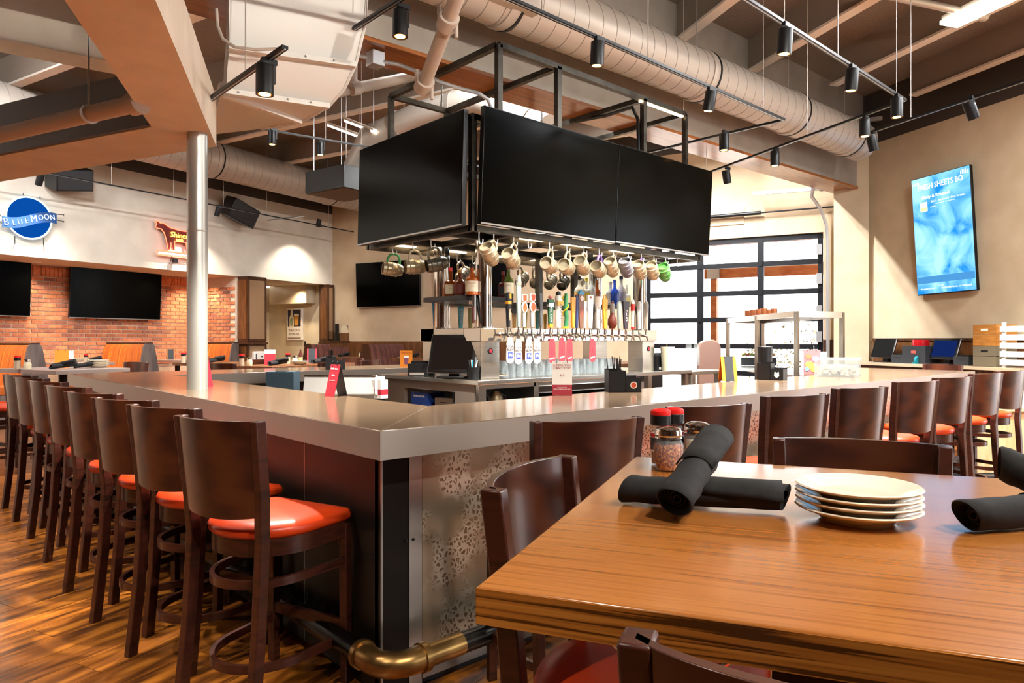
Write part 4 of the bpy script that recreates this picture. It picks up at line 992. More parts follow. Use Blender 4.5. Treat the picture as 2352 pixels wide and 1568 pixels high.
def seat_org(m, fz, sh=(0, 0)):
    a = R(fz); return (m[0] + .232 * math.cos(a) + sh[0], m[1] + .232 * math.sin(a) + sh[1], 0)
stool0 = None
for i, (x, y, fz) in enumerate(lm):
    lb = 'dark bar stool with red seat on the left bar side, %s from the front corner' % ords[i]
    loc = seat_org((x, y), fz, (0, 0)); rz = R(fz - 90)
    if stool0 is None: stool0 = make_stool(lb, loc, rz, 'bar stools around the island bar')
    else: copy_tree(stool0, lb, loc, rz)
rm = [(.572, -.455, 70), (1.387, -.445, 73), (2.205, -.44, 73), (3.056, -.43, 73), (4.005, -.43, 74), (4.80, -.43, 75), (5.70, -.43, 75), (6.50, -.43, 74)]
for i, (x, y, fz) in enumerate(rm):
    copy_tree(stool0, 'dark bar stool with red seat on the right bar side, %s from the front corner' % ords[i], seat_org((x, y), fz, (0, -.03)), R(fz - 90))
copy_tree(stool0, 'dark bar stool at the far right end of the bar by the terminals', (7.62, 0.55, 0), R(165 - 90))
TC = (.001, -1.711); TA = 27.0
copy_tree(stool0, 'high dark chair on the left side of the oak table', seat_org((-.268, -1.098), -66), R(-66 - 90), 'chair', 'high chairs at the oak table')
copy_tree(stool0, 'high dark chair on the far side of the oak table', seat_org((.690, -1.395), 207), R(207 - 90), 'chair', 'high chairs at the oak table')
copy_tree(stool0, 'high dark chair closest to the viewer at the oak table', seat_org((-.690, -1.955), 27), R(27 - 90), 'chair', 'high chairs at the oak table')

# ------------------------------------------------------------------ oak table and what stands on it
H = 1.07
t = thing('oak_table', 'thick honey oak high table in the right foreground', 'table', (*TC, 0), R(TA))
m = M().bx(-.5575, .5575, -.62, .5575, H - .051, H)
ob('tabletop', m, K['oak'], t, bevel=0.004)
for a in ((-.5585, -.5565, -.62, .5575), (.5565, .5585, -.62, .5575)): ob('edge_band', M().bx(*a, H - .0505, H - .003), K['oak_edge'], t)
for a in ((-.5575, .5575, .5565, .5585), (-.5575, .5575, -.621, -.619)): ob('edge_band', M().bx(*a, H - .0505, H - .003), K['oak_edge'], t)
ob('pedestal', M().cyl((0, 0, .03), (0, 0, H - .06), .045, n=20), K['black_metal'], t)
ob('spider_plate', M().box((0, 0, H - .058), (.5, .5, .012)), K['black_metal'], t)
ob('base', M().box((0, 0, .018), (.62, .08, .03)), K['black_metal'], t); ob('base', M().box((0, 0, .020), (.08, .62, .03)), K['black_metal'], t)
for y in (.36, .26): ob('purse_hook', M().tube([(-.50, y + .03 * math.cos(R(a)), H - .054 - .03 * math.sin(R(a))) for a in range(0, 181, 15)], .004, 8), K['chrome'], t)
# plates
def plate(z, label, loc):
    t = thing('side_plate', label, 'plate', loc, 0, 'stack of ivory plates on the oak table')
    ob('dish', M().lathe([(0, .006), (.055, .006), (.058, 0), (.062, 0), (.066, .006), (.086, .016), (.105, .023), (.1075, .0255), (.105, .0275), (.086, .0205), (.068, .0115), (.058, .0105), (0, .010)], 48), K['porcelain'], t)
PC = (-.012, -1.668)
for i, w in enumerate(['bottom ivory plate of the stack on the oak table', 'second ivory plate up in the stack on the oak table', 'third ivory plate up in the stack on the oak table', 'topmost ivory plate of the stack on the oak table']):
    plate(0, w, (PC[0] + .002 * (i % 2), PC[1], H + i * .0128))
# napkin rolls
def napkin_roll(label, p, q, r=0.032, seed=0, group='charcoal napkin rolls on the oak table', detail=True):
    p, q = Vector(p), Vector(q); L = (q - p).length; rnd = random.Random(seed)
    t = thing('napkin_roll', label, 'napkin', p, 0, group)
    zq = (q - p).to_track_quat('X', 'Z').to_matrix().to_4x4()
    n = 28; rows = []
    for i in range(11):
        x = L * i / 10; rr = r * (1 + .05 * math.sin(3 * i + seed)) * (1.0 if i < 7 else 1.0 - .02 * (i - 6)); row = []
        for k in range(n):
            a = 2 * PI * k / n; w = 1 + .05 * math.sin(2 * a + seed + .25 * i) + .03 * math.sin(3 * a + i * .4)
            row.append((x + .012 * math.sin(a * 1 + seed), rr * w * math.cos(a), rr * w * .86 * math.sin(a)))
        rows.append(row + [row[0]])
    # turned-in mouth at the near end
    base = rows[0]
    for rr, dx in ((.90, -.003), (.80, .008), (.66, .035)): rows.insert(0, [(dx + x_, y_ * rr, z_ * rr) for (x_, y_, z_) in base])
    rows.append([(x_ - .006, y_ * .5, z_ * .5) for (x_, y_, z_) in rows[-1]])
    m = M().grid(rows); ob('roll', m.xf(zq), K['napkin'], t, smooth=60)
    # loose wrapped flap
    fl = []
    for i in range(5):
        x = L * (.42 + .56 * i / 4); row = []
        for k in range(9):
            a = R(20 + 18 * k) + .09 * i; row.append((x, (r * 1.06) * math.cos(a) * 1.04, (r * 1.06) * .9 * math.sin(a)))
        fl.append(row)
    ob('flap', M().grid(fl).xf(zq), K['napkin'], t, smooth=60, solid=.003)
    cl = []
    for i in range(40):
        a = i * .5; cl.append((.012 + .0004 * i, (.004 + .0006 * i) * math.cos(a), (.004 + .0006 * i) * math.sin(a)))
    if detail: ob('inner_fold', M().tube(cl, .0022, 5).xf(zq), K['napkin'], t)
    return t
napkin_roll('charcoal napkin roll lying underneath the crossed pair by the shakers', (-.225, -1.305, H + .031), (-.070, -1.560, H + .031), .032, 1)
napkin_roll('charcoal napkin roll lying across the top of the pair by the shakers', (-.285, -1.460, H + .040), (.020, -1.358, H + .115), .034, 2)
napkin_roll('charcoal napkin roll lying flat right of the plates', (0.04021, -1.829, 1.1), (0.3182, -1.987, 1.1), .032, 3)
napkin_roll('charcoal napkin roll propped up at the right frame edge', (0.2497, -1.83, 1.165), (0.255, -1.972, 1.115), .036, 4)
# shakers and oil bottles
K['flakes'] = mix_tex(mat('pepper_flakes', '#8a3512', 0.7), ['#5a1c0c', '#a8481a', '#d89a4a'], kind='NOISE', tscale=170, detail=2, pos=(0.38, 0.66))
K['cheese'] = mix_tex(mat('grated_cheese', '#d8c9a4', 0.8), ['#c4b48a', '#e6dabc'], tscale=150, detail=2)
def shaker(label, loc, fill):
    t = thing('shaker_jar', label, 'shaker', loc, 0)
    def rib(r): return r
    n = 48; prof = [(.024, .0), (.031, .004), (.036, .025), (.0395, .05), (.037, .068), (.031, .08), (.030, .086)]
    rows = []
    for r, z in prof:
        row = []
        for k in range(n):
            a = 2 * PI * k / n; f = 1 + (.02 * math.cos(12 * (a + z * 9)) if .004 < z < .08 else 0); row.append((r * f * math.cos(a), r * f * math.sin(a), z))
        rows.append(row + [row[0]])
    ob('glass', M().grid(rows).lathe([(0, 0.0005), (.024, 0.0)], n), K['glass'], t, smooth=60)
    ob('contents', M().lathe([(0, .003), (.028, .005), (.033, .025), (.036, .05), (.034, .066), (0, .072)], 32), K[fill], t)
    ob('lid', M().lathe([(.0325, .082), (.035, .083), (.0335, .087), (.035, .091), (.0335, .095), (.034, .099), (.031, .106), (.02, .111), (0, .113)], 32), K['chrome'], t)
    return t
shaker('ribbed glass shaker of red pepper flakes with chrome lid', (.135, -1.150, H), 'flakes')
shaker('ribbed glass shaker of grated cheese with chrome lid', (.270, -1.146, H), 'cheese')
def oil(label, loc):
    t = thing('oil_bottle', label, 'bottle', loc, 0, 'red capped oil bottles on the oak table')
    ob('glass', M().lathe([(0, 0), (.024, 0), (.026, .006), (.026, .085), (.022, .098), (.022, .105)], 24), K['glass'], t)
    ob('oil', M().lathe([(0, .003), (.0235, .004), (.0235, .035), (0, .036)], 20), hm('#b87a4a', 0.2), t)
    ob('label_wrap', M().lathe([(.0262, .04), (.0266, .04), (.0266, .072), (.0262, .072)], 24), K['black'], t)
    ob('red_band', M().lathe([(.0263, .074), (.0267, .074), (.0267, .084), (.0263, .084)], 24), K['red_cap'], t)
    ob('collar', M().lathe([(.022, .104), (.0275, .106), (.0275, .130), (.026, .132)], 24), K['black'], t)
    ob('cap', M().lathe([(.0265, .131), (.0275, .134), (.0265, .142), (.018, .147), (0, .144)], 24), K['red_cap'], t)
oil('red and black capped oil bottle behind the pepper flakes, left one', (.192, -1.085, H)); oil('red and black capped oil bottle beside the cheese shaker, right one', (.245, -1.090, H))

# ------------------------------------------------------------------ helpers for small table ware
def tent(label, loc, rz, w=0.10, h=0.2, face='white', band=None, words=(), back='red_card', lean=9, rings=True, cat='menu card', dark=None):
    t = thing('table_card', label, cat, loc, rz)
    a = R(lean); 
    def bd(name, s, x0, x1, z0, z1, th, off, mt, par=None):
        m = M().bx(x0, x1, -th - off, -off, z0, z1); m.xf(Matrix.Translation((0, s * h * math.sin(a), 0)) @ Matrix.Rotation(s * a, 4, 'X') if s < 0 else Matrix.Translation((0, h * math.sin(a), 0)) @ Matrix.Rotation(a, 4, 'X') @ Matrix.Rotation(PI, 4, 'Z')); return ob(name, m, mt, par or t)
    fb = bd('front_board', -1, -w / 2, w / 2, 0, h, .003, 0, K[face] if isinstance(face, str) else face)
    bd('back_board', 1, -w / 2, w / 2, 0, h, .003, 0, K[back] if isinstance(back, str) else back)
    if band: bd('lower_band', -1, -w / 2, w / 2, 0, h * band[1], .001, .003, K[band[0]], fb)
    if dark: bd('dark_stripe', -1, -w / 2 * dark, w / 2 * dark, 0, h, .002, .003, K['dark_plastic'], fb)
    up = Vector((0, math.sin(a), math.cos(a)))
    for s, sz, mt, f in words:
        o = Vector((0, -h * math.sin(a), 0)) + up * (h * f) + Vector((0, -math.cos(a), math.sin(a))) * .0055
        text(fb, s, sz, K[mt], o, (1, 0, 0), up, th=.0008)
    if rings:
        for s in (-1, 1): ob('ring', M().tube([(s * w * .26, .013 * math.cos(R(k)), h * math.cos(a) + .004 + .016 * math.sin(R(k))) for k in range(0, 360, 24)], .0016, 6, closed=True), K['black_metal'], t)
    return t
def face_cam(p): return math.atan2(-2.195 - p[1], -1.342 - p[0]) + PI / 2
def caddy(label, loc, rz, logo=None, straws=12, tall=False, tone='black'):
    t = thing('napkin_caddy', label, 'caddy', loc, rz)
    for x0, x1, h in ((-.11, 0.0, .135), (0.0, .10, .09)):
        m = M(); th = .004
        m.bx(x0, x1, -.06, -.06 + th, 0, h); m.bx(x0, x1, .06 - th, .06, 0, h + .01); m.bx(x0, x0 + th, -.06, .06, 0, h + .005); m.bx(x1 - th, x1, -.06, .06, 0, h); m.bx(x0, x1, -.06, .06, 0, th)
        ob('compartment', m, K[tone], t)
    ob('napkin_stack', M().bx(.008, .09, -.045, .045, .006, .075), hm('#5a4030', 0.9), t)
    rnd = random.Random(int(loc[0] * 100))
    for i in range(straws):
        x, y = -.055 + rnd.uniform(-.03, .03), rnd.uniform(-.03, .03)
        ob('straw', M().cyl((x, y, .01), (x + rnd.uniform(-.03, .03), y + rnd.uniform(-.03, .03), .2 + rnd.uniform(0, .03)), .003, n=6), K['black'], t)
    if logo:
        ob('logo_disc', M().cyl((.05, -.061, .045), (.05, -.063, .045), .022, n=24), hm('#d8d2c4'), t); ob('logo_core', M().cyl((.05, -.0625, .045), (.05, -.0645, .045), .016, n=24), hm('#b5452c'), t)
    return t
def bx_thing(name, label, cat, loc, rz, parts, group=None):
    t = thing(name, label, cat, loc, rz, group)
    for pn, a, mt in parts: ob(pn, M().bx(*a), K[mt] if isinstance(mt, str) else mt, t, bevel=0.002)
    return t

# things on the near legs of the bar
p = (1.676, 0.6993, 1.07)
tent('white and crimson card on rings reading a deal you cannot top', p, face_cam(p), .118, .205, 'white', ('red_card', .31), [('A DEAL YOU', .0185, 'red_card', .875), ("CAN'T TOP!", .0185, 'red_card', .79), ('$10', .017, 'red_card', .58), ('FREE $10 BONUS CARD', .0095, 'white_ink', .18), ('with gift card purchase', .006, 'white_ink', .24)], 'red_card')
o = Vector(p)
p = (0.6438, 1.545, 1.07)
tent('red card on rings leaning on a dark easel by the left bar inner edge', p, face_cam(p) - 0.9, .085, .19, 'red_card', None, [('Selfie time', .016, 'white_ink', .86), ('fries', .016, 'white_ink', .66), ('share a photo', .009, 'white_ink', .5)], 'dark_plastic', lean=14)
p = (0.2425, 2.691, 1.07)
tent('dark red flip card half hidden beside the silver column', (p[0] + .12, p[1] + .22, p[2]), face_cam(p) + 1.2, .08, .2, 'red_card', None, [], 'dark_plastic')
p = (2.169, 0.6317, 1.07)
caddy('black caddy with straws and round red crest on the right bar', (p[0], p[1], H), face_cam(p) + .25, True)
p = (3.674, 0.7868, 1.07)
tent('dark menu easel with orange edges standing on the right bar', p, face_cam(p) + .5, .13, .2, 'orange_card', None, [], 'orange_card', 10, dark=.55)
p = (4.112, 0.6364, 1.07)
t = caddy('black caddy with white emblem beside a black tumbler', p, face_cam(p) - .3, None, 0); 
ob('emblem', M().prism([(.03, .035), (.05, .02), (.07, .035), (.066, .07), (.05, .06), (.034, .07)], -.0635, -.061, 'y'), K['white_ink'], t)
p = (4.31, 0.8103, 1.07)
t = thing('tumbler', 'tall black plastic tumbler standing behind the emblem caddy', 'cup', p); ob('cup', M().lathe([(0, 0), (.05, 0), (.065, .27), (.061, .27), (.047, .006), (0, .006)], 24), K['black'], t); ob('rim', M().lathe([(.064, .265), (.067, .268), (.064, .272)], 24), K['black'], t)
p = (5.288, 0.8502, 1.07)
t = tent('colourful poster card on rings near the far end of right bar', p, face_cam(p), .15, .235, hm('#a85a5e', .6), None, [], 'dark_plastic')
for i, (cx_, cz_, r_, cl) in enumerate([(-.02, .09, .035, '#e3a83c'), (.03, .15, .03, '#7f6a9c'), (-.03, .17, .025, '#c9603c'), (.02, .05, .03, '#c7b23a'), (-.045, .05, .02, '#5f7fa8')]):
    ob('print_patch', M().prism([(cx_ + r_ * math.cos(R(k)) * (1 + .25 * (k % 80 == 0)), cz_ + r_ * math.sin(R(k))) for k in range(0, 360, 40)], -.006 - i * .0004, -.003, 'y').xf(Matrix.Translation((0, -.235 * math.sin(R(9)), 0)) @ Matrix.Rotation(-R(9), 4, 'X')), hm(cl, .6), t)
p = (5.225, 0.5769, 1.07)
t = thing('ice_tub', 'clear plastic tub of crushed ice near the bar end', 'tub', p, R(20))
m = M(); m.bx(-.3, .3, -.18, -.172, 0, .15); m.bx(-.3, .3, .172, .18, 0, .15); m.bx(-.3, -.292, -.18, .18, 0, .15); m.bx(.292, .3, -.18, .18, 0, .15); m.bx(-.3, .3, -.18, .18, 0, .006); ob('tub', m, K['plastic_clear'], t)
ob('lid', M().bx(-.31, .31, -.19, .19, .15, .16), K['plastic_clear'], t)
rnd = random.Random(5); m = M()
for i in range(260):
    a = rnd.random() * PI; s_ = rnd.uniform(.02, .035); m.box((rnd.uniform(-.27, .27), rnd.uniform(-.15, .15), rnd.uniform(.02, .085)), (s_, s_, s_), a)
o_ = ob('ice', m, K['ice'] if 'ice' in K else mat('ice', '#a8a298', .3), t, smooth=0); o_['kind'] = 'stuff'
# on the far leg of the bar
p = (2.422, 4.902, 1.07)
caddy('grey blue caddy with black straws on the far bar leg', p, face_cam(p), None, 12, tone='dark_plastic')
p = (3.426, 5.011, 1.07)
t = tent('orange beer card standing on the far bar leg', p, face_cam(p), .15, .2, 'orange_card', None, [('HAPPY HOUR', .02, 'red_card', .86)], 'orange_card', rings=False)
ob('beer_print', M().prism([(-.02, .03), (.02, .03), (.028, .11), (-.028, .11)], -.006, -.003, 'y').xf(Matrix.Translation((0, -.2 * math.sin(R(9)), 0)) @ Matrix.Rotation(-R(9), 4, 'X')), hm('#7a3a5c'), t)
ob('foam_print', M().prism([(-.03, .108), (.03, .108), (.03, .13), (0, .14), (-.03, .13)], -.0065, -.003, 'y').xf(Matrix.Translation((0, -.2 * math.sin(R(9)), 0)) @ Matrix.Rotation(-R(9), 4, 'X')), K['white_ink'], t)
# behind the left bar
bx_thing('bar_cabinet', 'small slate blue metal box on the work side of the left bar', 'box', (1.589, 4.401, 0.9), R(-42), [('body', (-.135, .135, -.10, .10, 0, .19), hm('#4d6878', .45, .2)), ('lid_catch', (-.05, .05, -.08, .08, .19, .196), 'black')])
tag(ob('bar_cabinet', M().bx(.71, 1.15, 1.4, 4.6, 0, .90), K['stainless']), 'low stainless work cabinet running behind the left bar', 'cabinet')
t = thing('ice_bin', 'stainless ice bin with lid raised behind the left bar', 'bin', (1.643, 3.301, 0.9), R(-45))
ob('bin', M().bx(-.32, .32, -.2, .22, 0, .04), K['stainless'], t); ob('lid', M().bx(-.32, .30, -.01, .01, 0, .17).xf(Matrix.Translation((0, -.1, .02)) @ Matrix.Rotation(R(-18), 4, 'X')), hm('#c9c7c2', .4, .2), t, bevel=.003)
ob('lid_rim', M().bx(-.32, .30, -.016, .016, .165, .178).xf(Matrix.Translation((0, -.1, .02)) @ Matrix.Rotation(R(-18), 4, 'X')), K['polished'], t); ob('end_rack', M().bx(.31, .34, -.12, .12, .03, .18), K['white'], t)
bx_thing('juice_jug', 'orange juice jug on the ice bin behind the left bar', 'jug', (1.84, 3.124, 0.9), R(10), [('jug', (-.035, .035, -.035, .035, 0, .17), 'orange_card'), ('lid', (-.025, .025, -.025, .025, .17, .19), 'white')])
bx_thing('napkin_box', 'white box with red print by the orange juice jug', 'box', (1.831, 3.009, 0.9), R(10), [('box', (-.04, .04, -.06, .06, 0, .16), 'white'), ('print', (-.041, .041, -.061, .05, .03, .08), 'red_card')])

# ------------------------------------------------------------------ on the back bar
def pos_terminal(label, loc, rz, face, w=.36, h=.28):
    t = thing('touch_terminal', label, 'terminal', loc, rz)
    T = Matrix.Translation((0, 0, .22)) @ Matrix.Rotation(R(-20), 4, 'X')
    mo = ob('monitor', M().bx(-w / 2, w / 2, -.01, .03, -h / 2, h / 2).xf(T), K['tv_bezel'], t, bevel=.006)
    ob('bezel', M().bx(-w / 2 - .006, w / 2 + .006, -.002, .012, -h / 2 - .006, h / 2 + .006).xf(T), K['tv_edge'], mo, bevel=.004)
    ob('screen', M().bx(-w / 2 + .03, w / 2 - .03, -.0115, -.009, -h / 2 + .03, h / 2 - .03).xf(T), face, mo)
    ob('neck', M().bx(-.05, .05, .03, .09, .015, .2), K['black'], t); ob('base', M().bx(-.13, .13, -.08, .14, 0, .018), K['black'], t, bevel=.004)
    return t
p = (2.49, 2.84, 1.055)
pos_terminal('tilted touch terminal with dark screen on the back bar', p, face_cam(p) - .35, emis('terminal_glow', '#2b211c', .5), .44, .36)
p = (2.56, 3.46, 1.05)
bx_thing('receipt_printer', 'grey receipt printer left of the back bar terminal', 'printer', p, face_cam(p) - .2, [('body', (-.1, .1, -.11, .11, 0, .12), 'dark_plastic'), ('paper_cover', (-.075, .075, -.06, .09, .12, .145), 'dark_plastic'), ('front_label', (-.08, .06, -.112, -.108, .01, .035), 'white')])
t = thing('pen_cup', 'mesh cup of pens behind the back bar terminal', 'cup', (2.53, 2.60, 1.05)); ob('cup', M().lathe([(0, 0), (.05, 0), (.058, .11), (.054, .11), (.046, .006), (0, .006)], 20), K['black_metal'], t)
for i, cl in enumerate(['#2f7fa8', '#d8d2c8', '#2a2a2a', '#2f9fb8', '#e0dccf']): ob('pen', M().cyl((.02 * math.cos(i), .02 * math.sin(i), .01), (.04 * math.cos(i * 1.3), .04 * math.sin(i * 1.3), .17), .005, n=8), hm(cl), t)
t = thing('bar_towel', 'folded ivory bar towel at the counter corner', 'towel', (2.79, 2.675, 1.05), R(-8))
rows = [[(-.16 + .32 * i / 12, -.08 + .16 * j / 6, .012 + .014 * abs(math.sin(i * 1.1 + j)) * (1 if 0 < i < 12 else .3)) for i in range(13)] for j in range(7)]
ob('cloth', M().grid(rows), hm('#cdbfa6', .9), t, solid=.01, sub=1)
ob('stripe', M().bx(.1, .12, -.07, .07, .03, .034), hm('#a8763c', .9), t)
t = bx_thing('supply_carton', 'navy blue carton of gloves on the counter end shelf', 'box', (2.62, 3.42, .76), R(-90), [('carton', (-.14, .14, -.1, .1, 0, .13), hm('#1f3f8c', .5))])
text(t, 'NITRILE GLOVES', .026, K['white_ink'], (0, -.1015, .095), (1, 0, 0)); text(t, 'MEDIUM', .02, K['white_ink'], (-.03, .1015, .05), (-1, 0, 0))
bx_thing('cash_drawer', 'silver cash drawer box on the counter end shelf', 'drawer', (2.68, 3.02, .76), R(-90 + 14), [('body', (-.16, .16, -.14, .14, 0, .10), hm('#8f8478', .35, .6)), ('slot', (-.10, -.02, -.142, -.138, .055, .062), 'black'), ('slot', (.03, .11, -.142, -.138, .05, .057), 'black')])
for i, (x, lb) in enumerate([(2.66, 'left grey insulated jug in the counter cubby'), (2.86, 'right bronze insulated jug in the counter cubby')]):
    t = thing('insulated_jug', lb, 'jug', (x, 2.68, .78), 0); ob('body', M().lathe([(0, 0), (.065, 0), (.068, .09), (.05, .13), (.03, .15), (0, .155)], 24), hm('#7c8284' if i == 0 else '#7a6a52', .3, .6), t); ob('handle', M().tube([(.06, 0, .03), (.1, -.02, .05), (.1, -.02, .1), (.055, 0, .12)], .009, 8), K['black'], t)
# rows of upturned pint glasses
g = M().lathe([(.040, 0), (.033, .150), (0.0, .152), (0, .147), (.030, .146), (.0375, 0)], 20).mesh('tumbler', K['glass'])
gi = 0
for j, y in enumerate((2.70, 2.80, 2.90)):
    for i in range(17):
        x = 2.99 + i * .098 + (j % 2) * .049
        o = bpy.data.objects.new('pint_glass', g); C.objects.link(o); o.location = (x, y, CT); tag(o, 'upturned clear pint glass in the rows beneath the beer taps', 'glass', 'upturned pint glasses under the taps'); gi += 1
# bottles
def bottle(label, loc, col, kind='round', lab=None, cap='#1a1a1a', r=.037, h=.29, glassy=True, rz=0, words=None, ink='ink'):
    t = thing('liquor_bottle', label, 'bottle', loc, rz, 'liquor bottles on the tower shelves')
    r *= 1.25
    key = ('liq', col)
    if key not in HM: HM[key] = mat('bottle_' + col[1:], col, .06, coat=.4)
    hb = h * .58
    if kind == 'square':
        m = M(); 
        for z0_, z1_, a, b in ((0, hb * .9, r, r), (hb * .9, hb, r, r * .5), (hb, h * .9, r * .34, r * .34)):
            m.add([(-a, -a * .8, z0_), (a, -a * .8, z0_), (a, a * .8, z0_), (-a, a * .8, z0_), (-b, -b * .8, z1_), (b, -b * .8, z1_), (b, b * .8, z1_), (-b, b * .8, z1_)], [(3, 2, 1, 0), (4, 5, 6, 7), (0, 1, 5, 4), (1, 2, 6, 5), (2, 3, 7, 6), (3, 0, 4, 7)])
        ob('glass', m, HM[key], t, bevel=.004)
    else:
        ob('glass', M().lathe([(0, 0), (r * .92, 0), (r, .006), (r, hb * .86), (r * .9, hb * .95), (r * .5, hb * 1.1), (r * .34, hb * 1.22), (r * .32, h * .9), (0, h * .9)], 24), HM[key], t)
    ob('cap', M().cyl((0, 0, h * .88), (0, 0, h), r * .40, n=16), hm(cap, .4), t)
    if lab:
        if kind == 'square': ob('label', M().bx(-r * .86, r * .86, -r * .8 - .0012, -r * .8 + .001, hb * .15, hb * .72), hm(lab, .6), t)
        else: ob('label', M().prism([(r * 1.02 * math.cos(R(a)), r * 1.02 * math.sin(R(a))) for a in range(190, 351, 10)] + [(r * .97 * math.cos(R(a)), r * .97 * math.sin(R(a))) for a in range(350, 189, -10)], hb * .2, hb * .78), hm(lab, .6), t)
        if words:
            for k, w in enumerate(words): text(t, w, .0115, K[ink], (0, -r * (1.05 if kind == 'round' else .84), hb * (.64 - .16 * k)))
    return t
cf = R(-42)
def BPt(u_x, y): return (u_x, y, SH)
bottle('square amber bottle with red wax cap and cream label, leftmost', (2.6, 3.021, SH), '#7a3a10', 'square', '#e0d3b4', '#c01a22', .042, .27, rz=cf, words=("Maker's", 'Mark'))
bottle('round dark whiskey bottle with brass stopper', (2.6, 2.883, SH), '#5a2410', 'round', '#6b2f2c', '#b08a3c', .042, .24, rz=cf)
bottle('amber whiskey bottle with cream label and black stopper', (2.6, 2.705, SH), '#a8501a', 'round', '#e3d9bd', '#17171a', .047, .28, rz=cf, words=('PENDLETON', 'WHISKY'), ink='red_card')
bottle('orange square bottle half hidden behind the corner column', (2.78, 2.8, SH), '#a8440f', 'square', '#d6cdbb', '#141414', .04, .26, rz=cf)
bottle('dark bottle with black vertical label right of the corner column', (3.059, 2.80, SH), '#4a1a16', 'square', '#26272b', '#6a1a1c', .036, .25, rz=cf)
bottle('green glass whiskey bottle with cream label and red cap', (3.09, 2.76, SH), '#3c4a14', 'round', '#e6ddc2', '#7a1a20', .040, .31, rz=cf, words=('JAMESON',), ink='ink')
for (u_, y_, col, kd, lab, cp, r_, h_, lb) in [
    (4.482, 3.12, '#cfc8b2', 'round', '#d8d59a', '#3a2c22', .048, .31, 'cloudy cream bottle with brown cap on the right shelf'),
    (4.598, 3.12, '#c9c8bc', 'square', '#e2c21e', '#d8c31a', .034, .30, 'clear bottle with yellow cap and yellow label'),
    (4.703, 3.14, '#c2c8c2', 'round', '#d8d8d2', '#c9ccc9', .038, .35, 'tall clear bottle with pale label and silver cap'),
    (4.87, 3.2, '#8a3a10', 'round', None, '#b56a3a', .036, .30, 'copper amber bottle on the right shelf'),
    (5.018, 3.12, '#c9cbc6', 'round', '#e6e2d2', '#c9b9a8', .042, .28, 'clear bottle with ivory label left of the blue bottle'),
    (5.025, 3.06, '#1f4fc4', 'round', None, '#1a3fae', .042, .30, 'bright cobalt blue bottle on the right shelf'),
    (5.194, 3.10, '#d6d4cb', 'round', '#a9aab0', '#2a3348', .048, .36, 'tall frosted white bottle with dark cap'),
    (5.401, 3.18, '#d9d6c2', 'square', '#e4d98a', '#e4e2da', .034, .27, 'pale bottle with yellow print at the shelf end')]:
    bottle(lb, (u_, y_, SH), col, kd, lab, cp, r_, h_, rz=cf)
t = thing('wine_opener', 'lever wine opener clamped to the liquor shelf corner', 'opener', (2.60, 2.70, SH - .05))
ob('clamp', M().box((0, 0, .02), (.04, .05, .1)), K['chrome'], t); ob('barrel', M().cyl((0, -.03, -.17), (0, -.03, .05), .016, n=14), K['chrome'], t); ob('lever', M().bar((0.02, -.03, .03), (.06, -.05, -.22), .012, .02), K['black'], t); ob('grip', M().cyl((-.02, -.04, -.20), (-.02, -.04, -.06), .014, n=12), hm('#5a2a24'), t); ob('eye', M().tube([(.0, -.04, .09 + 0 * k) if False else (.028 * math.cos(R(k)), -.04, .085 + .028 * math.sin(R(k))) for k in range(0, 360, 30)], .008, 8, closed=True), K['chrome'], t)
# right end of the back bar
p = (5.259, 2.657, 1.05)
bx_thing('cup_caddy', 'black condiment caddy at the right end of the back bar', 'caddy', (p[0], p[1], CT), R(10), [('body', (-.12, .12, -.09, .09, 0, .17), 'black'), ('label', (-.08, .06, -.092, -.088, .01, .04), 'white'), ('picks', (-.1, .1, -.06, .06, .17, .2), 'dark_plastic')])
p = (5.268, 2.496, 1.05)
t = thing('water_pitcher', 'frosted plastic pitcher with handle right of the taps', 'pitcher', (p[0], p[1], CT)); ob('body', M().lathe([(0, 0), (.065, 0), (.08, .27), (.075, .27), (.06, .006), (0, .006)], 24), hm('#c9c4ac', .4), t); ob('handle', M().tube([(.07, 0, .22), (.13, 0, .22), (.135, 0, .08), (.066, 0, .06)], .011, 8), hm('#c9c4ac', .4), t); ob('straw', M().cyl((0, 0, .02), (.02, .02, .36), .004, n=6), hm('#b8913c'), t)
pb = M().bx(5.9, 7.0, 3.9, 4.6, .9, .94)
t = thing('service_counter', 'dark service counter behind the pitcher', 'counter', (6.5, 4.3, 0)); ob('top', M().bx(-.75, .75, -.4, .4, 1.03, 1.07), K['walnut_dark'], t); ob('body', M().bx(-.7, .7, -.35, .35, 0, 1.03), K['black'], t)
for i, u_ in enumerate([(6.482, 3.044, 1.07), (6.558, 2.975, 1.07)]):
    t = thing('cup_stack', 'stack of clear plastic cups, %s of the two' % ['left', 'right'][i], 'cups', (u_[0] - .05, u_[1] - .05, 1.07))
    for k in range(5): ob('cup', M().lathe([(.046, .04 * k), (.034, .04 * k + .12), (0, .04 * k + .12)], 16), K['plastic_clear'], t)

q = (9.692, 2.754, 1)
t = thing('ladle_tub', 'white plastic tub with clear front on the work surface by the shelf', 'tub', (q[0], q[1], .97), face_cam(q)); ob('tub', M().bx(-.11, .11, -.08, .08, 0, .24), K['white'], t, bevel=.01); ob('blue_label', M().bx(.02, .10, -.083, -.08, .04, .2), hm('#a8c4c8', .5), t); ob('spoon', M().cyl((-.06, 0, .1), (-.08, 0, .34), .006, n=8), K['chrome'], t)
tag(ob('yellow_pole', M().cyl((10.62, 2.698, 1.05), (10.63, 2.715, 1.36), .02, n=12), hm('#d8b41e', .5)), 'short yellow upright tube at the far end of the right counter', 'tube')

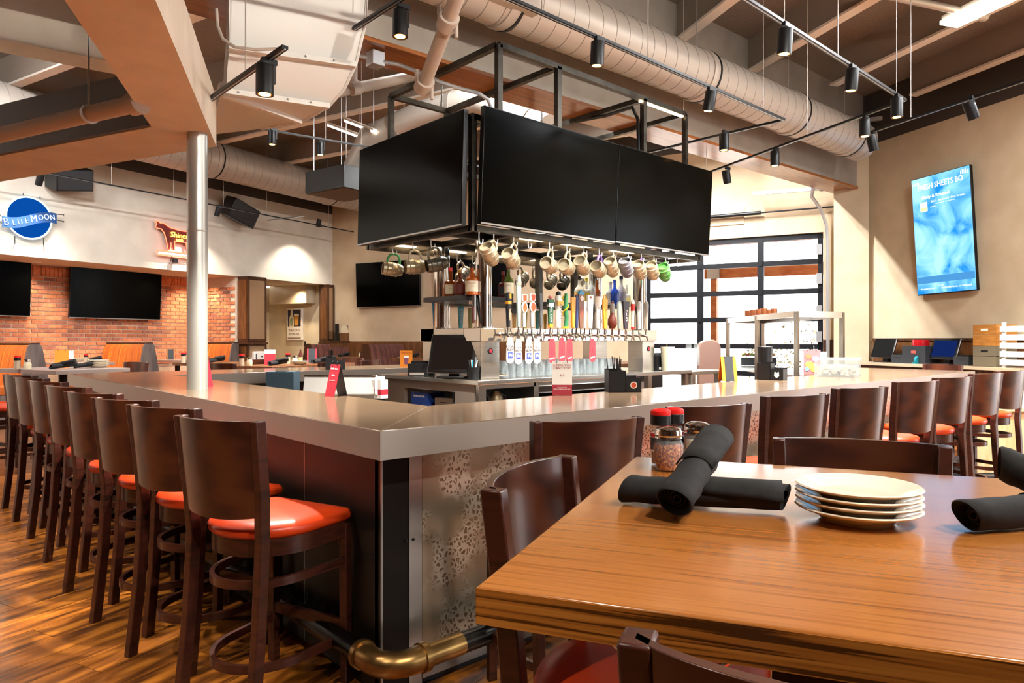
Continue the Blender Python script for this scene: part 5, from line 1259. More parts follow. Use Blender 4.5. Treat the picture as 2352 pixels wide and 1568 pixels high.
# ------------------------------------------------------------------ wall screens
def LWp(s, off, z): x, y = LW(s, off); return (x, y, z)
screen('television', 'blank television on the brick wall at the left frame edge', LWp(0.0, 1.02, 2.32), LA - 90, 1.88, 1.03, 3)
screen('television', 'blank television on the brick wall between the two right booths', LWp(2.50, 1.02, 2.32), LA - 90, 1.80, 1.03, 3)
screen('television', 'blank television on the tan back wall left of the tap tower', (*BW(9.95, -.12), 2.70), BA + 90, 1.88, 1.06, 2)
screen('television', 'blank television on the tan back wall half hidden by the tower column', (*BW(7.65, -.12), 2.70), BA + 90, 1.88, 1.06, 2)
# menu screen on the right wall
K['menu_glow'] = mix_tex(emis('menu_glow', '#58b4f0', 1.0), ['#58b4f0', '#bfe6ff'], tscale=3)
def menu_face():
    m = emis('menu_face', '#58b4f0', 1.0); n, l, b = nodes(m)
    tc = n.new('ShaderNodeTexCoord'); ns = n.new('ShaderNodeTexNoise'); ns.inputs['Scale'].default_value = 2.2; ns.inputs['Detail'].default_value = 8; ns.inputs['Distortion'].default_value = .8
    l.new(tc.outputs['Object'], ns.inputs['Vector']); r = n.new('ShaderNodeValToRGB'); e = r.color_ramp.elements
    e[0].position = .36; e[0].color = lin('#1e86d8'); e[1].position = .64; e[1].color = lin('#a6dbfa'); x = e.new(.5); x.color = lin('#7cc6f4')
    l.new(ns.outputs['Fac'], r.inputs['Fac']); l.new(r.outputs['Color'], b.inputs['Emission Color']); b.inputs['Emission Strength'].default_value = .95
    return m
K['menu_face'] = menu_face(); K['menu_ink'] = emis('menu_lettering', '#ffffff', 1.0); K['menu_gold'] = emis('menu_gold', '#f2d9a0', .9); K['menu_bar'] = emis('menu_bar', '#4a93cf', .8)
mw, mh = .95, 1.74
c = RW(1.60, -.13)
ms = screen('menu_screen', 'tall bright blue beer menu screen on the cream right wall', (*c, 2.94), RA + 90, mw, mh, 3, face=K['menu_face'], edge=K['tv_bezel'])
ms['category'] = 'screen'; ms.rotation_euler.y = R(-1.2)
T_ = .0045
text(ms, 'FRESH SHEETS BO', .110, K['menu_ink'], (0.0, -T_, .715), bold=.0022, sx=.84)
for i in range(5): ob('drip_mark', M().bx(-.45 + i * .025, -.44 + i * .025, -.005, -.003, .77, .80 + .015 * (i % 2)), K['menu_ink'], ms)
for i in range(5): ob('drip_mark', M().bx(.33 + i * .025, .34 + i * .025, -.005, -.003, .77, .82 + .015 * (i % 2)), K['menu_ink'], ms)
text(ms, 'Malty & Roasted', .068, K['menu_ink'], (-.08, -T_, .565), bold=.0012)
text(ms, 'BC21. Boulevard Nitro Stream', .042, K['menu_ink'], (.11, -T_, .485)); text(ms, 'smooth dark ale with roasted malt', .022, K['menu_ink'], (.07, -T_, .445)); text(ms, 'draft 16oz', .022, K['menu_ink'], (-.13, -T_, .41))
ob('beer_icon', M().bx(-.34, -.22, -.0045, -.003, .36, .50), K['menu_ink'], ms); ob('beer_icon_band', M().bx(-.33, -.23, -.0055, -.004, .37, .42), K['menu_gold'], ms)
ob('footer_bar', M().bx(-.46, .46, -.0042, -.003, -.70, -.60), K['menu_bar'], ms)
text(ms, 'Subscribe to us on Untappd', .042, K['menu_ink'], (.17, -T_, -.78)); text(ms, 'thirstybeers.com', .036, K['menu_ink'], (-.29, -T_, -.78)); text(ms, '2:14 PM', .03, K['menu_ink'], (-.08, -T_, -.745))

# ------------------------------------------------------------------ neon signs
def wallpt(ms_, s, z, d=0): return None
def circ(r, n=40): return [(r * math.cos(2 * PI * k / n), 0, r * math.sin(2 * PI * k / n)) for k in range(n)]
x, y = LW(.375, -.10)
t = thing('neon_sign', 'round blue neon sign with white lettering on the upper left wall', 'neon sign', (x, y, 3.365), R(LA))
ob('blue_disc', M().cyl((0, .0, 0), (0, .012, 0), .325, n=48), K['neon_blue_panel'], t)
ob('ring_tube', M().tube(circ(.335), .013, 8, closed=True), K['neon_white'], t)
bn = [(-.40 + .80 * k / 20, -.035 + .0 + .05 * math.sin((k / 20 - .5) * 5.0) + .10 * (k / 20 - .5)) for k in range(21)]
ob('banner', M().prism([(a, b + .085) for a, b in bn] + [(a, b - .085) for a, b in bn[::-1]], -.03, -.022, 'y'), hm('#24487c', .9), t)
K['neon_script'] = emis('neon_script', '#e8f6ff', 1.15)
for i, ch in enumerate('BLUEMOON'):
    k = [0.06, .2, .31, .43, .56, .69, .80, .91][i]; zz = -.035 + .05 * math.sin((k - .5) * 5.0) + .10 * (k - .5)
    text(t, ch, .17 if i in (0, 4) else .13, K['neon_script'], (-.40 + .8 * k, -.04, zz), (1, 0, .2), (-.2, 0, 1), th=.02, bold=-.004, sx=.8)
for a, b in (((-.1, .34), (-.1, .38)), ((.15, .32), (.15, .37)), ((-.22, -.32), (-.22, -.44)), ((.2, -.3), (.2, -.42)), ((.42, .12), (.52, .13)), ((.42, .02), (.52, .02)), ((-.5, -.04), (-.42, -.02)), ((-.5, -.14), (-.42, -.12))):
    ob('support_wire', M().tube([(a[0], -.02, a[1]), (b[0], -.02, b[1]), (b[0] + .05, .09, b[1])], .006, 6), K['black_metal'], t)
x, y = LW(2.93, -.10)
t = thing('neon_sign', 'red neon steer sign with yellow lettering half behind the column', 'neon sign', (x, y, 3.33), R(LA))
steer = [(-.40, .30), (-.37, .25), (-.40, .20), (-.36, .17), (-.28, .17), (-.22, .10), (-.18, -.02), (-.14, -.20), (-.10, -.20), (-.08, -.06), (-.05, -.20), (-.01, -.20), (0, -.03), (.24, -.03), (.26, -.20), (.30, -.20), (.31, -.05), (.35, -.20), (.39, -.20), (.40, .12), (.36, .19), (.1, .19), (-.1, .22), (-.24, .29), (-.3, .28), (-.34, .31)]
ob('panel', M().prism(steer, .0, .012, 'y'), hm('#5a1410', .4), t)
ob('outline_tube', M().tube([(a, -.015, b) for a, b in steer], .009, 6, closed=True), K['neon_red'], t)
pl = [(-.36, -.24), (.42, -.24), (.44, -.28), (.42, -.32), (-.36, -.32), (-.38, -.28)]
ob('base_panel', M().prism(pl, 0, .012, 'y'), hm('#e8c8b8', .4), t); ob('base_tube', M().tube([(a, -.015, b) for a, b in pl], .009, 6, closed=True), K['neon_red'], t); ob('base_light', M().bx(-.33, .40, -.012, -.004, -.295, -.265), K['neon_script'], t)
text(t, 'Shiner', .15, K['neon_yellow'], (.10, -.02, .09), th=.02, bold=-.003); text(t, 'BEER', .07, K['neon_yellow'], (.10, -.02, -.005), th=.02)
ob('transformer', M().bx(-.02, .06, -.02, .05, -.44, -.36), K['black'], t); ob('support_wire', M().tube([(-.05, .0, -.32), (-.08, .0, -.42), (-.05, .08, -.46)], .006, 6), K['black_metal'], t)

# ------------------------------------------------------------------ wood panelled pillars, poster, dispenser
def pillar(label, s, w, d, z1):
    x, y = LW(s, 0.04); t = thing('wood_pillar', label, 'pillar', (x, y, 0), R(LA))
    ob('core', M().bx(-w / 2 + .01, w / 2 - .01, -d / 2 + .01, d / 2 - .01, 0, z1), K['walnut_dark'], t)
    for zz0, zz1 in ((.1, 1.29), (1.37, z1 - .05)):
        ob('front_panel', M().bx(-w / 2 + .05, w / 2 - .05, -d / 2 + .004, -d / 2 + .02, zz0 + .05, zz1 - .03), hm('#8d6f52', .45), t); ob('side_panel', M().bx(-w / 2 + .004, -w / 2 + .02, -d / 2 + .05, d / 2 - .05, zz0 + .05, zz1 - .03), K['walnut'], t)
        for xx in (-w / 2 + .025, w / 2 - .025): ob('stile', M().bx(xx - .025, xx + .025, -d / 2, -d / 2 + .02, zz0, zz1 + .05), K['walnut_dark'], t)
        for zz in (zz0, zz1): ob('rail', M().bx(-w / 2, w / 2, -d / 2, -d / 2 + .02, zz, zz + .05), K['walnut_dark'], t)
    ob('ledge', M().bx(-w / 2 - .02, w / 2 + .02, -d / 2 - .02, d / 2, 1.30, 1.345), K['walnut_dark'], t)
    return t
pillar('wide walnut panelled pillar between the brick recess and the passage', 4.76, .50, .62, 2.75)
pillar('narrow walnut pillar where the passage meets the back wall', 7.12, .22, .3, 2.75)
x, y = LW(6.98, 1.75)
t = thing('poster', 'framed ale poster with bottle and beer glass in the passage', 'poster', (*LW(7.09, 1.12), 1.80), R(LA - 90))
ob('panel', M().bx(-.2, .2, 0, .05, -.38, .38), hm('#f3ebdc', .6), t)
t.scale = (1.35, 1.0, 1.06)
ob('dark_field', M().bx(-.17, .17, -.003, 0, -.06, .34), hm('#2c2430', .6), t)
ob('bottle_print', M().prism([(-.12, -.06), (-.01, -.06), (-.01, .16), (-.04, .22), (-.04, .34), (-.09, .34), (-.09, .22), (-.12, .16)], -.006, -.003, 'y'), hm('#dfcba4', .6), t)
ob('label_print', M().prism([(-.065 + .045 * math.cos(R(a)), .05 + .1 * math.sin(R(a))) for a in range(0, 360, 20)], -.008, -.006, 'y'), hm('#7f8b6c', .6), t)
ob('glass_print', M().prism([(.01, -.04), (.1, -.04), (.12, .2), (.0, .2)], -.006, -.003, 'y'), hm('#c98a34', .6), t); ob('foam_print', M().prism([(-.005, .19), (.125, .19), (.12, .24), (.0, .24)], -.007, -.003, 'y'), hm('#e3cfa6', .6), t)
text(t, "BAKER'S", .085, hm('#6b4426', .6), (0, -.003, -.15), sx=.95); text(t, 'BITTER ALE', .058, hm('#6b4426', .6), (0, -.003, -.24), sx=.9); ob('rule', M().bx(-.17, .17, -.002, 0, -.345, -.325), hm('#6b4426', .6), t)
t = thing('towel_dispenser', 'white paper towel dispenser mounted on the wood pillar', 'dispenser', (*LW(4.79, -.32), .98), R(LA)); ob('case', M().bx(-.16, .16, -.02, .08, -.17, .17), K['white'], t, bevel=.02); ob('window', M().bx(-.13, -.11, -.024, -.019, -.02, .12), K['dark_plastic'], t); ob('lever', M().bx(.0, .06, -.026, -.019, .05, .07), K['dark_plastic'], t)
t = thing('wall_switch', 'small black switch plate low on the passage wall', 'switch', (*LW(7.14, .80), 1.30), R(LA - 90)); ob('plate', M().bx(-.03, .03, 0, .01, -.06, .06), K['black'], t); ob('toggle', M().bx(-.008, .008, -.008, 0, -.015, .015), K['dark_plastic'], t)

# ------------------------------------------------------------------ booths
def booth(label, s, fabric='booth_orange', side='booth_side', both=True):
    x, y = LW(s, .55); t = thing('booth_bench', label, 'booth', (x, y, 0), R(LA), None)
    d = 1.24
    prof = [(-.30, .0), (-.26, .45), (-.11, 1.28), (-.06, 1.345), (.06, 1.345), (.11, 1.28), (.26, .45), (.30, 0)] if both else [(-.30, .0), (-.26, .45), (-.11, 1.28), (-.06, 1.345), (.06, 1.345), (.06, 0)]
    ob('end_panel', M().prism(prof, -d / 2 - .03, -d / 2, 'y'), K[side], t)
    for sg in ((-1, 1) if both else (-1,)):
        ob('back_cushion', M().prism([(sg * .28, .62), (sg * .235, .65), (sg * .125, 1.22), (sg * .075, 1.31), (sg * .0, 1.33), (sg * .0, .62)], -d / 2, d / 2, 'y'), K[fabric], t, bevel=.01)
        ob('seat_cushion', M().bx(*sorted((sg * .24, sg * .72)), -d / 2, d / 2, .52, .66), K[fabric], t, bevel=.02)
        ob('seat_base', M().bx(*sorted((sg * .24, sg * .68)), -d / 2, d / 2, .0, .52), K[side], t)
    ob('top_cap', M().bx(-.07, .07, -d / 2 - .03, d / 2, 1.325, 1.35), K['walnut_dark'], t)
    return t
for s, w in ((.46, 'left orange striped booth bench under the brick wall'), (2.42, 'middle orange striped booth bench below the brick wall television'), (4.36, 'right orange striped booth bench against the wood pillar')): 
    booth(w, s, both=s < 4)
def dtable(label, loc, rz, w, d, h, top='grey_table', kind='booth table'):
    t = thing('dining_table', label, 'table', (*loc, 0), rz)
    ob('tabletop', M().bx(-w / 2, w / 2, -d / 2, d / 2, h - .045, h), K[top], t, bevel=.003)
    ob('pedestal', M().cyl((0, 0, .02), (0, 0, h - .045), .05, n=16), K['black_metal'], t); ob('base', M().cyl((0, 0, 0), (0, 0, .03), .27, n=24), K['black_metal'], t)
    return t
BH = 1.0
def tableset(c, rz, h, tag_, card=None, plates=0, rolls=1, cardcol='white', cond=True, dark=None):
    """small ware on a far table; c = centre"""
    ca, sa = math.cos(rz), math.sin(rz)
    def at(a, b): return (c[0] + a * ca - b * sa, c[1] + a * sa + b * ca, h)
    for i in range(rolls):
        p = at(-.12 + .26 * (i % 2), -.22 + .22 * (i // 2)); 
        napkin_roll('dark napkin roll %s on the %s' % (['nearest the edge', 'beside the first roll', 'toward the wall', 'at the back'][i], tag_), (p[0] - .13, p[1] - .03, h + .028), (p[0] + .13, p[1] + .05, h + .05), .03, i, 'dark napkin rolls on far tables', False)
        if i == 0: napkin_roll('dark napkin roll crossed over another on the %s' % tag_, (p[0] - .10, p[1] + .10, h + .03), (p[0] + .10, p[1] - .08, h + .085), .03, i + 5, 'dark napkin rolls on far tables', False)
    for i in range(plates):
        q = at(.30, -.18); o = thing('side_plate', 'ivory plate %s in the stack on the %s' % (['bottom', 'second up', 'third up', 'top'][i], tag_), 'plate', (q[0], q[1], h + i * .02), 0, 'ivory plates on far tables'); ob('dish', plate_me, None, o)
    if cond:
        q = at(-.36, .05)
        t = thing('shaker_jar', 'cheese shaker with chrome lid on the %s' % tag_, 'shaker', q); ob('jar', M().lathe([(0, 0), (.035, 0), (.04, .05), (.03, .09), (0, .09)], 16), K['cheese'], t); ob('lid', M().lathe([(.034, .085), (.034, .11), (0, .115)], 16), K['chrome'], t)
        q = at(-.44, .10)
        t = thing('oil_bottle', 'red capped bottle on the %s' % tag_, 'bottle', q); ob('bottle', M().lathe([(0, 0), (.032, 0), (.032, .10), (0, .10)], 16), hm('#b9a58a', .2), t); ob('collar', M().lathe([(.033, .1), (.035, .13), (0, .13)], 16), K['black'], t); ob('cap', M().lathe([(.035, .13), (.035, .15), (0, .152)], 16), K['red_cap'], t)
    if card: tent(card, at(.05, .12), face_cam(at(0, 0)) , .14, .21, cardcol, ('red_card', .72 if 'towel' in card else .3) if cardcol == 'white' else None, [('A DEAL', .02, 'red_card', .85)] if cardcol == 'white' else [], 'dark_plastic', dark=dark)
plate_me = M().lathe([(0, .006), (.062, .006), (.068, 0), (.074, .006), (.120, .026), (.1225, .03), (.098, .0245), (.076, .0125), (0, .0105)], 28).mesh('dish', K['porcelain'])
for i, s in enumerate((-.55, 1.44, 3.40)):
    c = LW(s, .48); w = ['left booth table', 'middle booth table', 'right booth table'][i]
    dtable('grey edged table at the %s' % ['left booth', 'middle booth', 'right booth'][i], c, R(LA), .70, 1.10, BH)
    if i: tableset(c, R(LA) + PI / 2, BH, w, ['', 'white card with red foot on the middle booth table', 'black menu easel on the right booth table'][i], 3 if i == 1 else 0, 1, 'white' if i == 1 else 'orange_card', dark=.8 if i == 2 else None)
# high table beyond the bar's left end
hc = P2((0.045, 6.62), 20, .50); hc = P2(hc, 110, .62)
hc = P2(P2((0.045, 6.62), 20, .42), 20, 0, .60)
dtable('grey edged high table just beyond the left end of the bar', hc, R(20), .84, 1.2, 1.07)
tableset(hc, R(20), 1.07, 'high table beyond the bar', 'glossy orange drink card on the high table beyond the bar', 4, 2, 'orange_card')
def chair_at(lb, u_xy, fz): return copy_tree(stool0, lb, (u_xy[0], u_xy[1], 0), R(fz - 90), 'chair', 'high chairs in the dining area')
chair_at('dark high chair left of the high table beyond the bar', P2(hc, 20, -.72, -.25), 20)
chair_at('dark high chair behind the first at the high table beyond the bar', P2(hc, 20, -.72, .35), 20)
chair_at('dark high chair right of the high table beyond the bar', P2(hc, 20, .72, .1), 200)
# mid dining area between far bar leg and passage
mid = [((2.579, 6.932), 'high table by the dispenser', 'red and white card on the table by the towel dispenser', 1), ((3.37, 7.295), 'high table by the passage', 'black menu easel on the table by the passage', 2), ((2.403, 8.708), 'high table by the right booth', None, 0)]
for i, (c, w, cd, ch) in enumerate(mid):
    dtable('brown ' + w, c, R(20), .8, .8, 1.06, 'walnut')
    tableset(c, R(20), 1.06, w, cd, 2 if i == 0 else 0, 1, 'white' if i == 0 else 'red_card', True, dark=.7 if i == 1 else None)
    chair_at('dark high chair near side of ' + w, P2(c, 290, .64, .15), 110)
    if ch: chair_at('dark high chair right side of ' + w, P2(c, 20, .66, .1), 200)
c = mid[0][0]; chair_at('dark high chair left of the table by the towel dispenser', P2(c, 20, -.66, -.1), 20)
q = P2(mid[1][0], 20, -.2, .1); t = thing('sauce_bottle', 'dark sauce bottle on the table in front of the passage', 'bottle', (*q, 1.06)); ob('bottle', M().lathe([(0, 0), (.03, 0), (.03, .12), (.012, .17), (.012, .2), (0, .2)], 16), hm('#4a1f18', .25), t); ob('label', M().lathe([(.031, .03), (.031, .09)], 16), hm('#c9b07a', .6), t)
# booths along the back wall
tag(ob('wood_wainscot', M().prism([BW(6.2, -.03), BW(12.4, -.03), BW(12.4, .01), BW(6.2, .01)], 0, 1.36), K['walnut']), 'walnut wainscot boarding along the tan back wall', 'panelling')
def bbooth(label, s):
    x, y = BW(s, -.65); t = thing('booth_bench', label, 'booth', (x, y, 0), R(BA))
    prof = [(-.30, .0), (-.26, .45), (-.11, 1.24), (-.06, 1.31), (.06, 1.31), (.11, 1.24), (.26, .45), (.30, 0)]
    ob('end_panel', M().prism(prof, .6, .63, 'y'), K['walnut_dark'], t); 
    for sg in (-1, 1):
        ob('back_cushion', M().prism([(sg * .28, .62), (sg * .235, .65), (sg * .125, 1.2), (sg * .075, 1.29), (0, 1.30), (0, .62)], -.6, .6, 'y'), K['booth_brown'], t, bevel=.01); ob('seat_cushion', M().bx(*sorted((sg * .24, sg * .7)), -.6, .6, .45, .6), K['booth_brown'], t, bevel=.02)
for s, w in ((11.3, 'brown striped booth bench in the far corner of the room'), (9.6, 'brown striped booth bench under the back wall television'), (7.6, 'brown striped booth bench behind the tap tower')): bbooth(w, s)
for i, s in enumerate((10.6, 8.6)):
    c = BW(s, -.72); w = ['booth table in the far corner', 'booth table behind the tap tower'][i]
    dtable('brown ' + w, c, R(BA), .7, 1.1, 1.0, 'walnut'); tableset(c, R(BA) + PI / 2, 1.0, w, None, 1, 1)
t = thing('glass_divider', 'low walnut divider with etched glass panel between black posts', 'divider', (*LW(7.1, -.5), 0), R(LA))
ob('half_wall', M().bx(-.45, .55, -.06, .06, 0, 1.35), K['walnut'], t); ob('top_rail', M().bx(-.47, .57, -.08, .08, 1.33, 1.37), K['walnut_dark'], t)
for x in (-.18, .42): ob('post', M().bx(x - .035, x + .035, -.03, .03, 1.37, 1.78), K['black_metal'], t)
ob('glass_pane', M().bx(-.15, .39, -.005, .005, 1.40, 1.76), K['pane'], t); ob('etched_disc', M().cyl((.06, -.007, 1.62), (.06, -.009, 1.62), .13, n=28), hm('#d9c8a8', .5), t); ob('sign_block', M().bx(-.12, .3, -.04, .04, 1.37, 1.56), K['walnut'], t)

# ------------------------------------------------------------------ loudspeakers
t = thing('wall_speaker', 'black wall speaker tilted down under the left spiral duct', 'speaker', LWp(4.25, -.35, 4.05), R(LA + 8)); t.rotation_euler = (R(18), R(14), R(LA + 8))
ob('cabinet', M().prism([(-.36, -.15), (.36, -.15), (.30, .22), (-.30, .22)], -.2, .2, 'z'), K['black'], t, bevel=.01); ob('grille', M().bx(-.34, .34, -.156, -.15, -.18, .18), K['dark_plastic'], t); ob('bracket', M().bar((0, .2, 0), (0, .4, .1), .06, .06), K['black_metal'], t)
t = thing('wall_speaker', 'black wall speaker peeking out above the round neon sign', 'speaker', LWp(.9, -.3, 4.08), R(LA)); t.rotation_euler = (R(18), R(-10), R(LA)); ob('cabinet', M().bx(-.3, .3, -.15, .2, -.18, .18), K['black'], t, bevel=.01); ob('grille', M().bx(-.28, .28, -.156, -.15, -.16, .16), K['dark_plastic'], t); ob('bracket', M().bar((0, .2, 0), (0, .4, .1), .06, .06), K['black_metal'], t)
q = Vector((3.676, 7.018, 3.675))
t = thing('hung_speaker', 'large black box speaker hung by chains left of the tower', 'speaker', q, R(12))
ob('cabinet', M().bx(-.36, .36, -.42, .42, -.16, .16), K['black'], t, bevel=.005); ob('bottom_grille', M().bx(-.33, .33, -.39, .39, -.164, -.16), hm('#4a3a2c', .5), t); ob('rear_plate', M().bx(.36, .365, -.40, .40, -.15, .15), hm('#4a5560', .4, .3), t); ob('label', M().bx(.365, .368, -.3, -.22, -.02, .08), K['white'], t)
for a, b in ((-.3, -.3), (.3, -.3), (.3, .3), (-.3, .3)): ob('chain', M().cyl((a, b, .16), (a, b, ZC - q.z), .007, n=6), K['galv'], t)

# ------------------------------------------------------------------ right hand counter and things on it
t = thing('side_counter', 'walnut server counter along the right wall', 'counter', (*RW(1.9, -.32), 0), R(RA))
ob('body', M().bx(-1.30, 1.65, -.30, .29, 0, 1.01), K['walnut_dark'], t); ob('countertop', M().bx(-1.34, 1.7, -.30, .33, 1.01, 1.05), hm('#b39c82', .3), t, bevel=.003)
for x in (-1.2, -.6, 0, .6, 1.2): ob('door_gap', M().bx(x - .004, x + .004, .289, .292, .1, .98), K['black'], t)
def onc(u_s, off=-.3, z=1.05): x, y = RW(u_s, off); return (x, y, z)
p = (10.14, 1.959, 1.131)
K['blue_screen'] = mix_tex(emis('terminal_blue', '#1c3f9c', .7), ['#1c3f9c', '#1c3f9c'], tscale=3)
def cg(u, off): return None
pos_terminal('touch terminal with dark screen on the right wall counter', (10.31, 2.021, 1.05), R(RA + 180), emis('terminal_dim', '#3a3836', .5), .40, .31)
pos_terminal('touch terminal with glowing blue screen on the right wall counter', (9.883, 1.051, 1.05), R(RA + 180), emis('terminal_blue_glow', '#1c347c', .4), .42, .30)
for (lb, x, y) in (('receipt printer beside the dark screen terminal', 10.17, 1.689), ('receipt printer beside the blue screen terminal', 9.742, 0.7354)):
    bx_thing('receipt_printer', lb, 'printer', (x, y, 1.05), R(RA + 180), [('body', (-.11, .11, -.12, .12, 0, .12), 'dark_plastic'), ('cover', (-.08, .08, -.08, .06, .12, .14), 'black'), ('slot', (-.07, .07, -.122, -.118, .08, .09), 'black')])
q = (10.06, 1.416, 1.05)
bx_thing('supply_box', 'charcoal storage box between the two right terminals', 'box', q, R(RA + 180), [('box', (-.2, .2, -.14, .14, 0, .26), 'dark_plastic'), ('label', (-.04, .04, -.142, -.138, .15, .19), hm('#b0524a', .5))])
t = thing('ribbon_roll', 'roll of shiny red ribbon on the charcoal box', 'ribbon', (q[0], q[1], 1.31)); ob('roll', M().lathe([(.05, 0), (.11, 0), (.115, .045), (.11, .09), (.05, .09)], 28), hm('#b3141c', .25), t)
t = thing('tape_dispenser', 'teal tape dispenser in front of the charcoal box', 'dispenser', (9.915, 1.41, 1.05), R(RA)); ob('body', M().lathe([(.02, -.02), (.055, -.02), (.055, .02), (.02, .02)], 20, mtx=Matrix.Translation((0, 0, .055)) @ Matrix.Rotation(R(90), 4, 'Y')), hm('#1f8a96', .4), t); ob('foot', M().bx(-.025, .025, -.07, .08, 0, .02), hm('#1f8a96', .4), t)
q = (9.497, 0.3589)
def crate(lb, z, mt, h):
    t = thing('wooden_crate', lb, 'crate', (*q, z), R(RA + 180 - 8)); w, d = .36, .3
    for y in (-d / 2, d / 2):
        for k in range(2): ob('board', M().bx(-w / 2, w / 2, y - .008, y + .008, k * h / 2 + .003, (k + 1) * h / 2 - .003), K[mt], t)
    for x in (-w / 2, w / 2):
        for k in range(2): ob('board', M().bx(x - .008, x + .008, -d / 2, d / 2, k * h / 2 + .003, (k + 1) * h / 2 - .003), K[mt], t)
    ob('bottom', M().bx(-w / 2, w / 2, -d / 2, d / 2, 0, .01), K[mt], t); ob('handle_slot', M().bx(-.055, .055, -d / 2 - .0095, -d / 2 - .007, h * .7, h * .8), K['black'] if mt == 'crate_grey' else K['white'], t)
crate('grey stained crate at the end of the right counter', 1.05, 'crate_grey', .27); crate('honey pine crate stacked on the grey crate', 1.32, 'crate_wood', .28)
# sunlit slatted shelf at the right edge
t = thing('slat_rack', 'white slatted rack in bright sun at the right frame edge', 'rack', (9.231, -0.1261, 0), R(RA + 180))
for k in range(5): ob('slat', M().bx(-.30, .7, -.2, -.18, 1.08 + k * .105, 1.15 + k * .105), K['white'], t)
for x in (-.27, .6): ob('upright', M().bx(x - .02, x + .02, -.18, -.15, 0, 1.62), K['white'], t)
# light oak half wall behind the far stools
t = thing('host_stand', 'light oak panelled stand with swept walnut side beyond the stools', 'stand', (7.216, -0.1403, 0), R(-42))
ob('panel', M().bx(-.15, 1.5, -.02, .03, .02, .66), K['laminate_light'], t); ob('top', M().bx(-.18, 1.5, -.05, .30, .66, .70), hm('#cdb48c', .4), t); ob('side_panel', M().bx(-.15, -.11, .03, .3, 0, .66), K['walnut'], t)
ob('swept_side', M().prism([(.12, .70), (.30, .70), (.30, .88), (.24, .93), (.20, 1.0), (.12, 1.05)], .04, .08, 'y'), K['walnut'], t); ob('tray', M().bx(.26, .8, .02, .26, .70, .86), K['white'], t); ob('plinth', M().bx(-.15, 1.5, 0, .03, 0, .05), K['black'], t)
tag(ob('floor_mat', M().bx(-.5, .5, -.35, .35, 0, .012).xf(Matrix.Translation((7.398, 0.002461, 0)) @ Matrix.Rotation(R(-30), 4, 'Z')), K['dark_plastic']), 'dark rubber floor mat under the far right stools', 'mat')

# ------------------------------------------------------------------ pass shelf on the right leg
A_, B_, Cq = (6.814, 1.736), (7.618, 1.539), (8.973, 3.936)
t = thing('pass_shelf', 'open steel pass shelf on posts at the far end of the bar', 'shelf', (*A_, 0))
iv = Matrix.Translation((-A_[0], -A_[1], 0))
D_ = (B_[0] + Cq[0] - A_[0], B_[1] + Cq[1] - A_[1])
ob('top_plate', M().prism([A_, B_, D_, Cq], 1.735, 1.75).xf(iv), K['stainless'], t)
for a, b in ((A_, B_), (A_, Cq), (B_, D_), (Cq, D_)): ob('top_rail', M().bar((*a, 1.71), (*b, 1.71), .045, .07).xf(iv), K['stainless'], t)
mA = ((A_[0] + Cq[0]) / 2, (A_[1] + Cq[1]) / 2)
for a in (A_, B_, Cq, D_, mA): ob('post', M().bar((*a, 0), (*a, 1.74), .05, .05).xf(iv), K['stainless'], t)
ob('work_surface', M().prism([A_, B_, D_, Cq], .93, .97).xf(iv), K['stainless'], t)
cu = M().lathe([(0, 0), (.042, 0), (.048, .055), (.047, .105), (.044, .105), (.045, .055), (.039, .006), (0, .006)], 16).mesh('copper_cup', mat('copper_plate', '#b06a44', .3, .9))
for i in range(8):
    f = .55 + (i % 4) * .085; g_ = .25 + .25 * (i // 4)
    x = A_[0] + (Cq[0] - A_[0]) * f + (B_[0] - A_[0]) * g_; y = A_[1] + (Cq[1] - A_[1]) * f + (B_[1] - A_[1]) * g_
    o = bpy.data.objects.new('copper_mug', cu); C.objects.link(o); o.location = (x, y, 1.75); tag(o, 'copper mug %s in the %s row on the pass shelf' % (['first', 'second', 'third', 'fourth'][i % 4], ['left', 'right'][i // 4]), 'mug', 'copper mugs on the pass shelf')
# fruit tray with a clear lid, and clutter on the right work surface
p = (9.344, 3.601, 1)
t = thing('fruit_caddy', 'garnish tray of cut fruit under a clear domed lid', 'tray', (p[0], p[1], .98), face_cam(p))
ob('tray', M().bx(-.27, .27, -.12, .12, 0, .13), K['dark_plastic'], t); ob('lid', M().prism([(-.29, .16), (.29, .16), (.27, .24), (.2, .27), (-.2, .27), (-.27, .24)], -.13, .13, 'y'), K['plastic_clear'], t)
rnd = random.Random(9)
for i in range(26):
    cl = ['#d8c21e', '#8fae2a', '#d8641e', '#c9301a', '#e0a12a'][i * 5 // 26 if rnd.random() < .8 else rnd.randrange(5)]
    x = -.24 + .48 * i / 25; ob('fruit_piece', M().lathe([(0, -.022), (.02, -.014), (.026, 0), (.02, .014), (0, .022)], 8, c=(x, rnd.uniform(-.07, .07), .165 + rnd.uniform(0, .025))), hm(cl, .5), t)
for x0 in (-.28, .28): ob('lid_rim', M().bx(x0 - .006, x0 + .006, -.13, .13, .14, .165), K['plastic_clear'], t)
q = (7.716, 3.503, 1.195)
t = thing('leather_chair', 'rounded brown leather chair back beyond the bar, left of shelf', 'chair', (q[0], q[1], 0), face_cam(q) + .3)
ob('back', M().prism([(-.17, .55), (.17, .55), (.17, 1.28), (.14, 1.36), (.06, 1.40), (-.06, 1.40), (-.14, 1.36), (-.17, 1.28)], -.05, .05, 'y'), hm('#7c6258', .4), t, bevel=.02); ob('seat', M().bx(-.2, .2, .0, .42, .62, .74), hm('#7c6258', .4), t, bevel=.03)
for x, y in ((-.17, .03), (.17, .03), (-.17, .38), (.17, .38)): ob('leg', M().cyl((x, y, 0), (x, y, .63), .016, n=10), K['black_metal'], t)

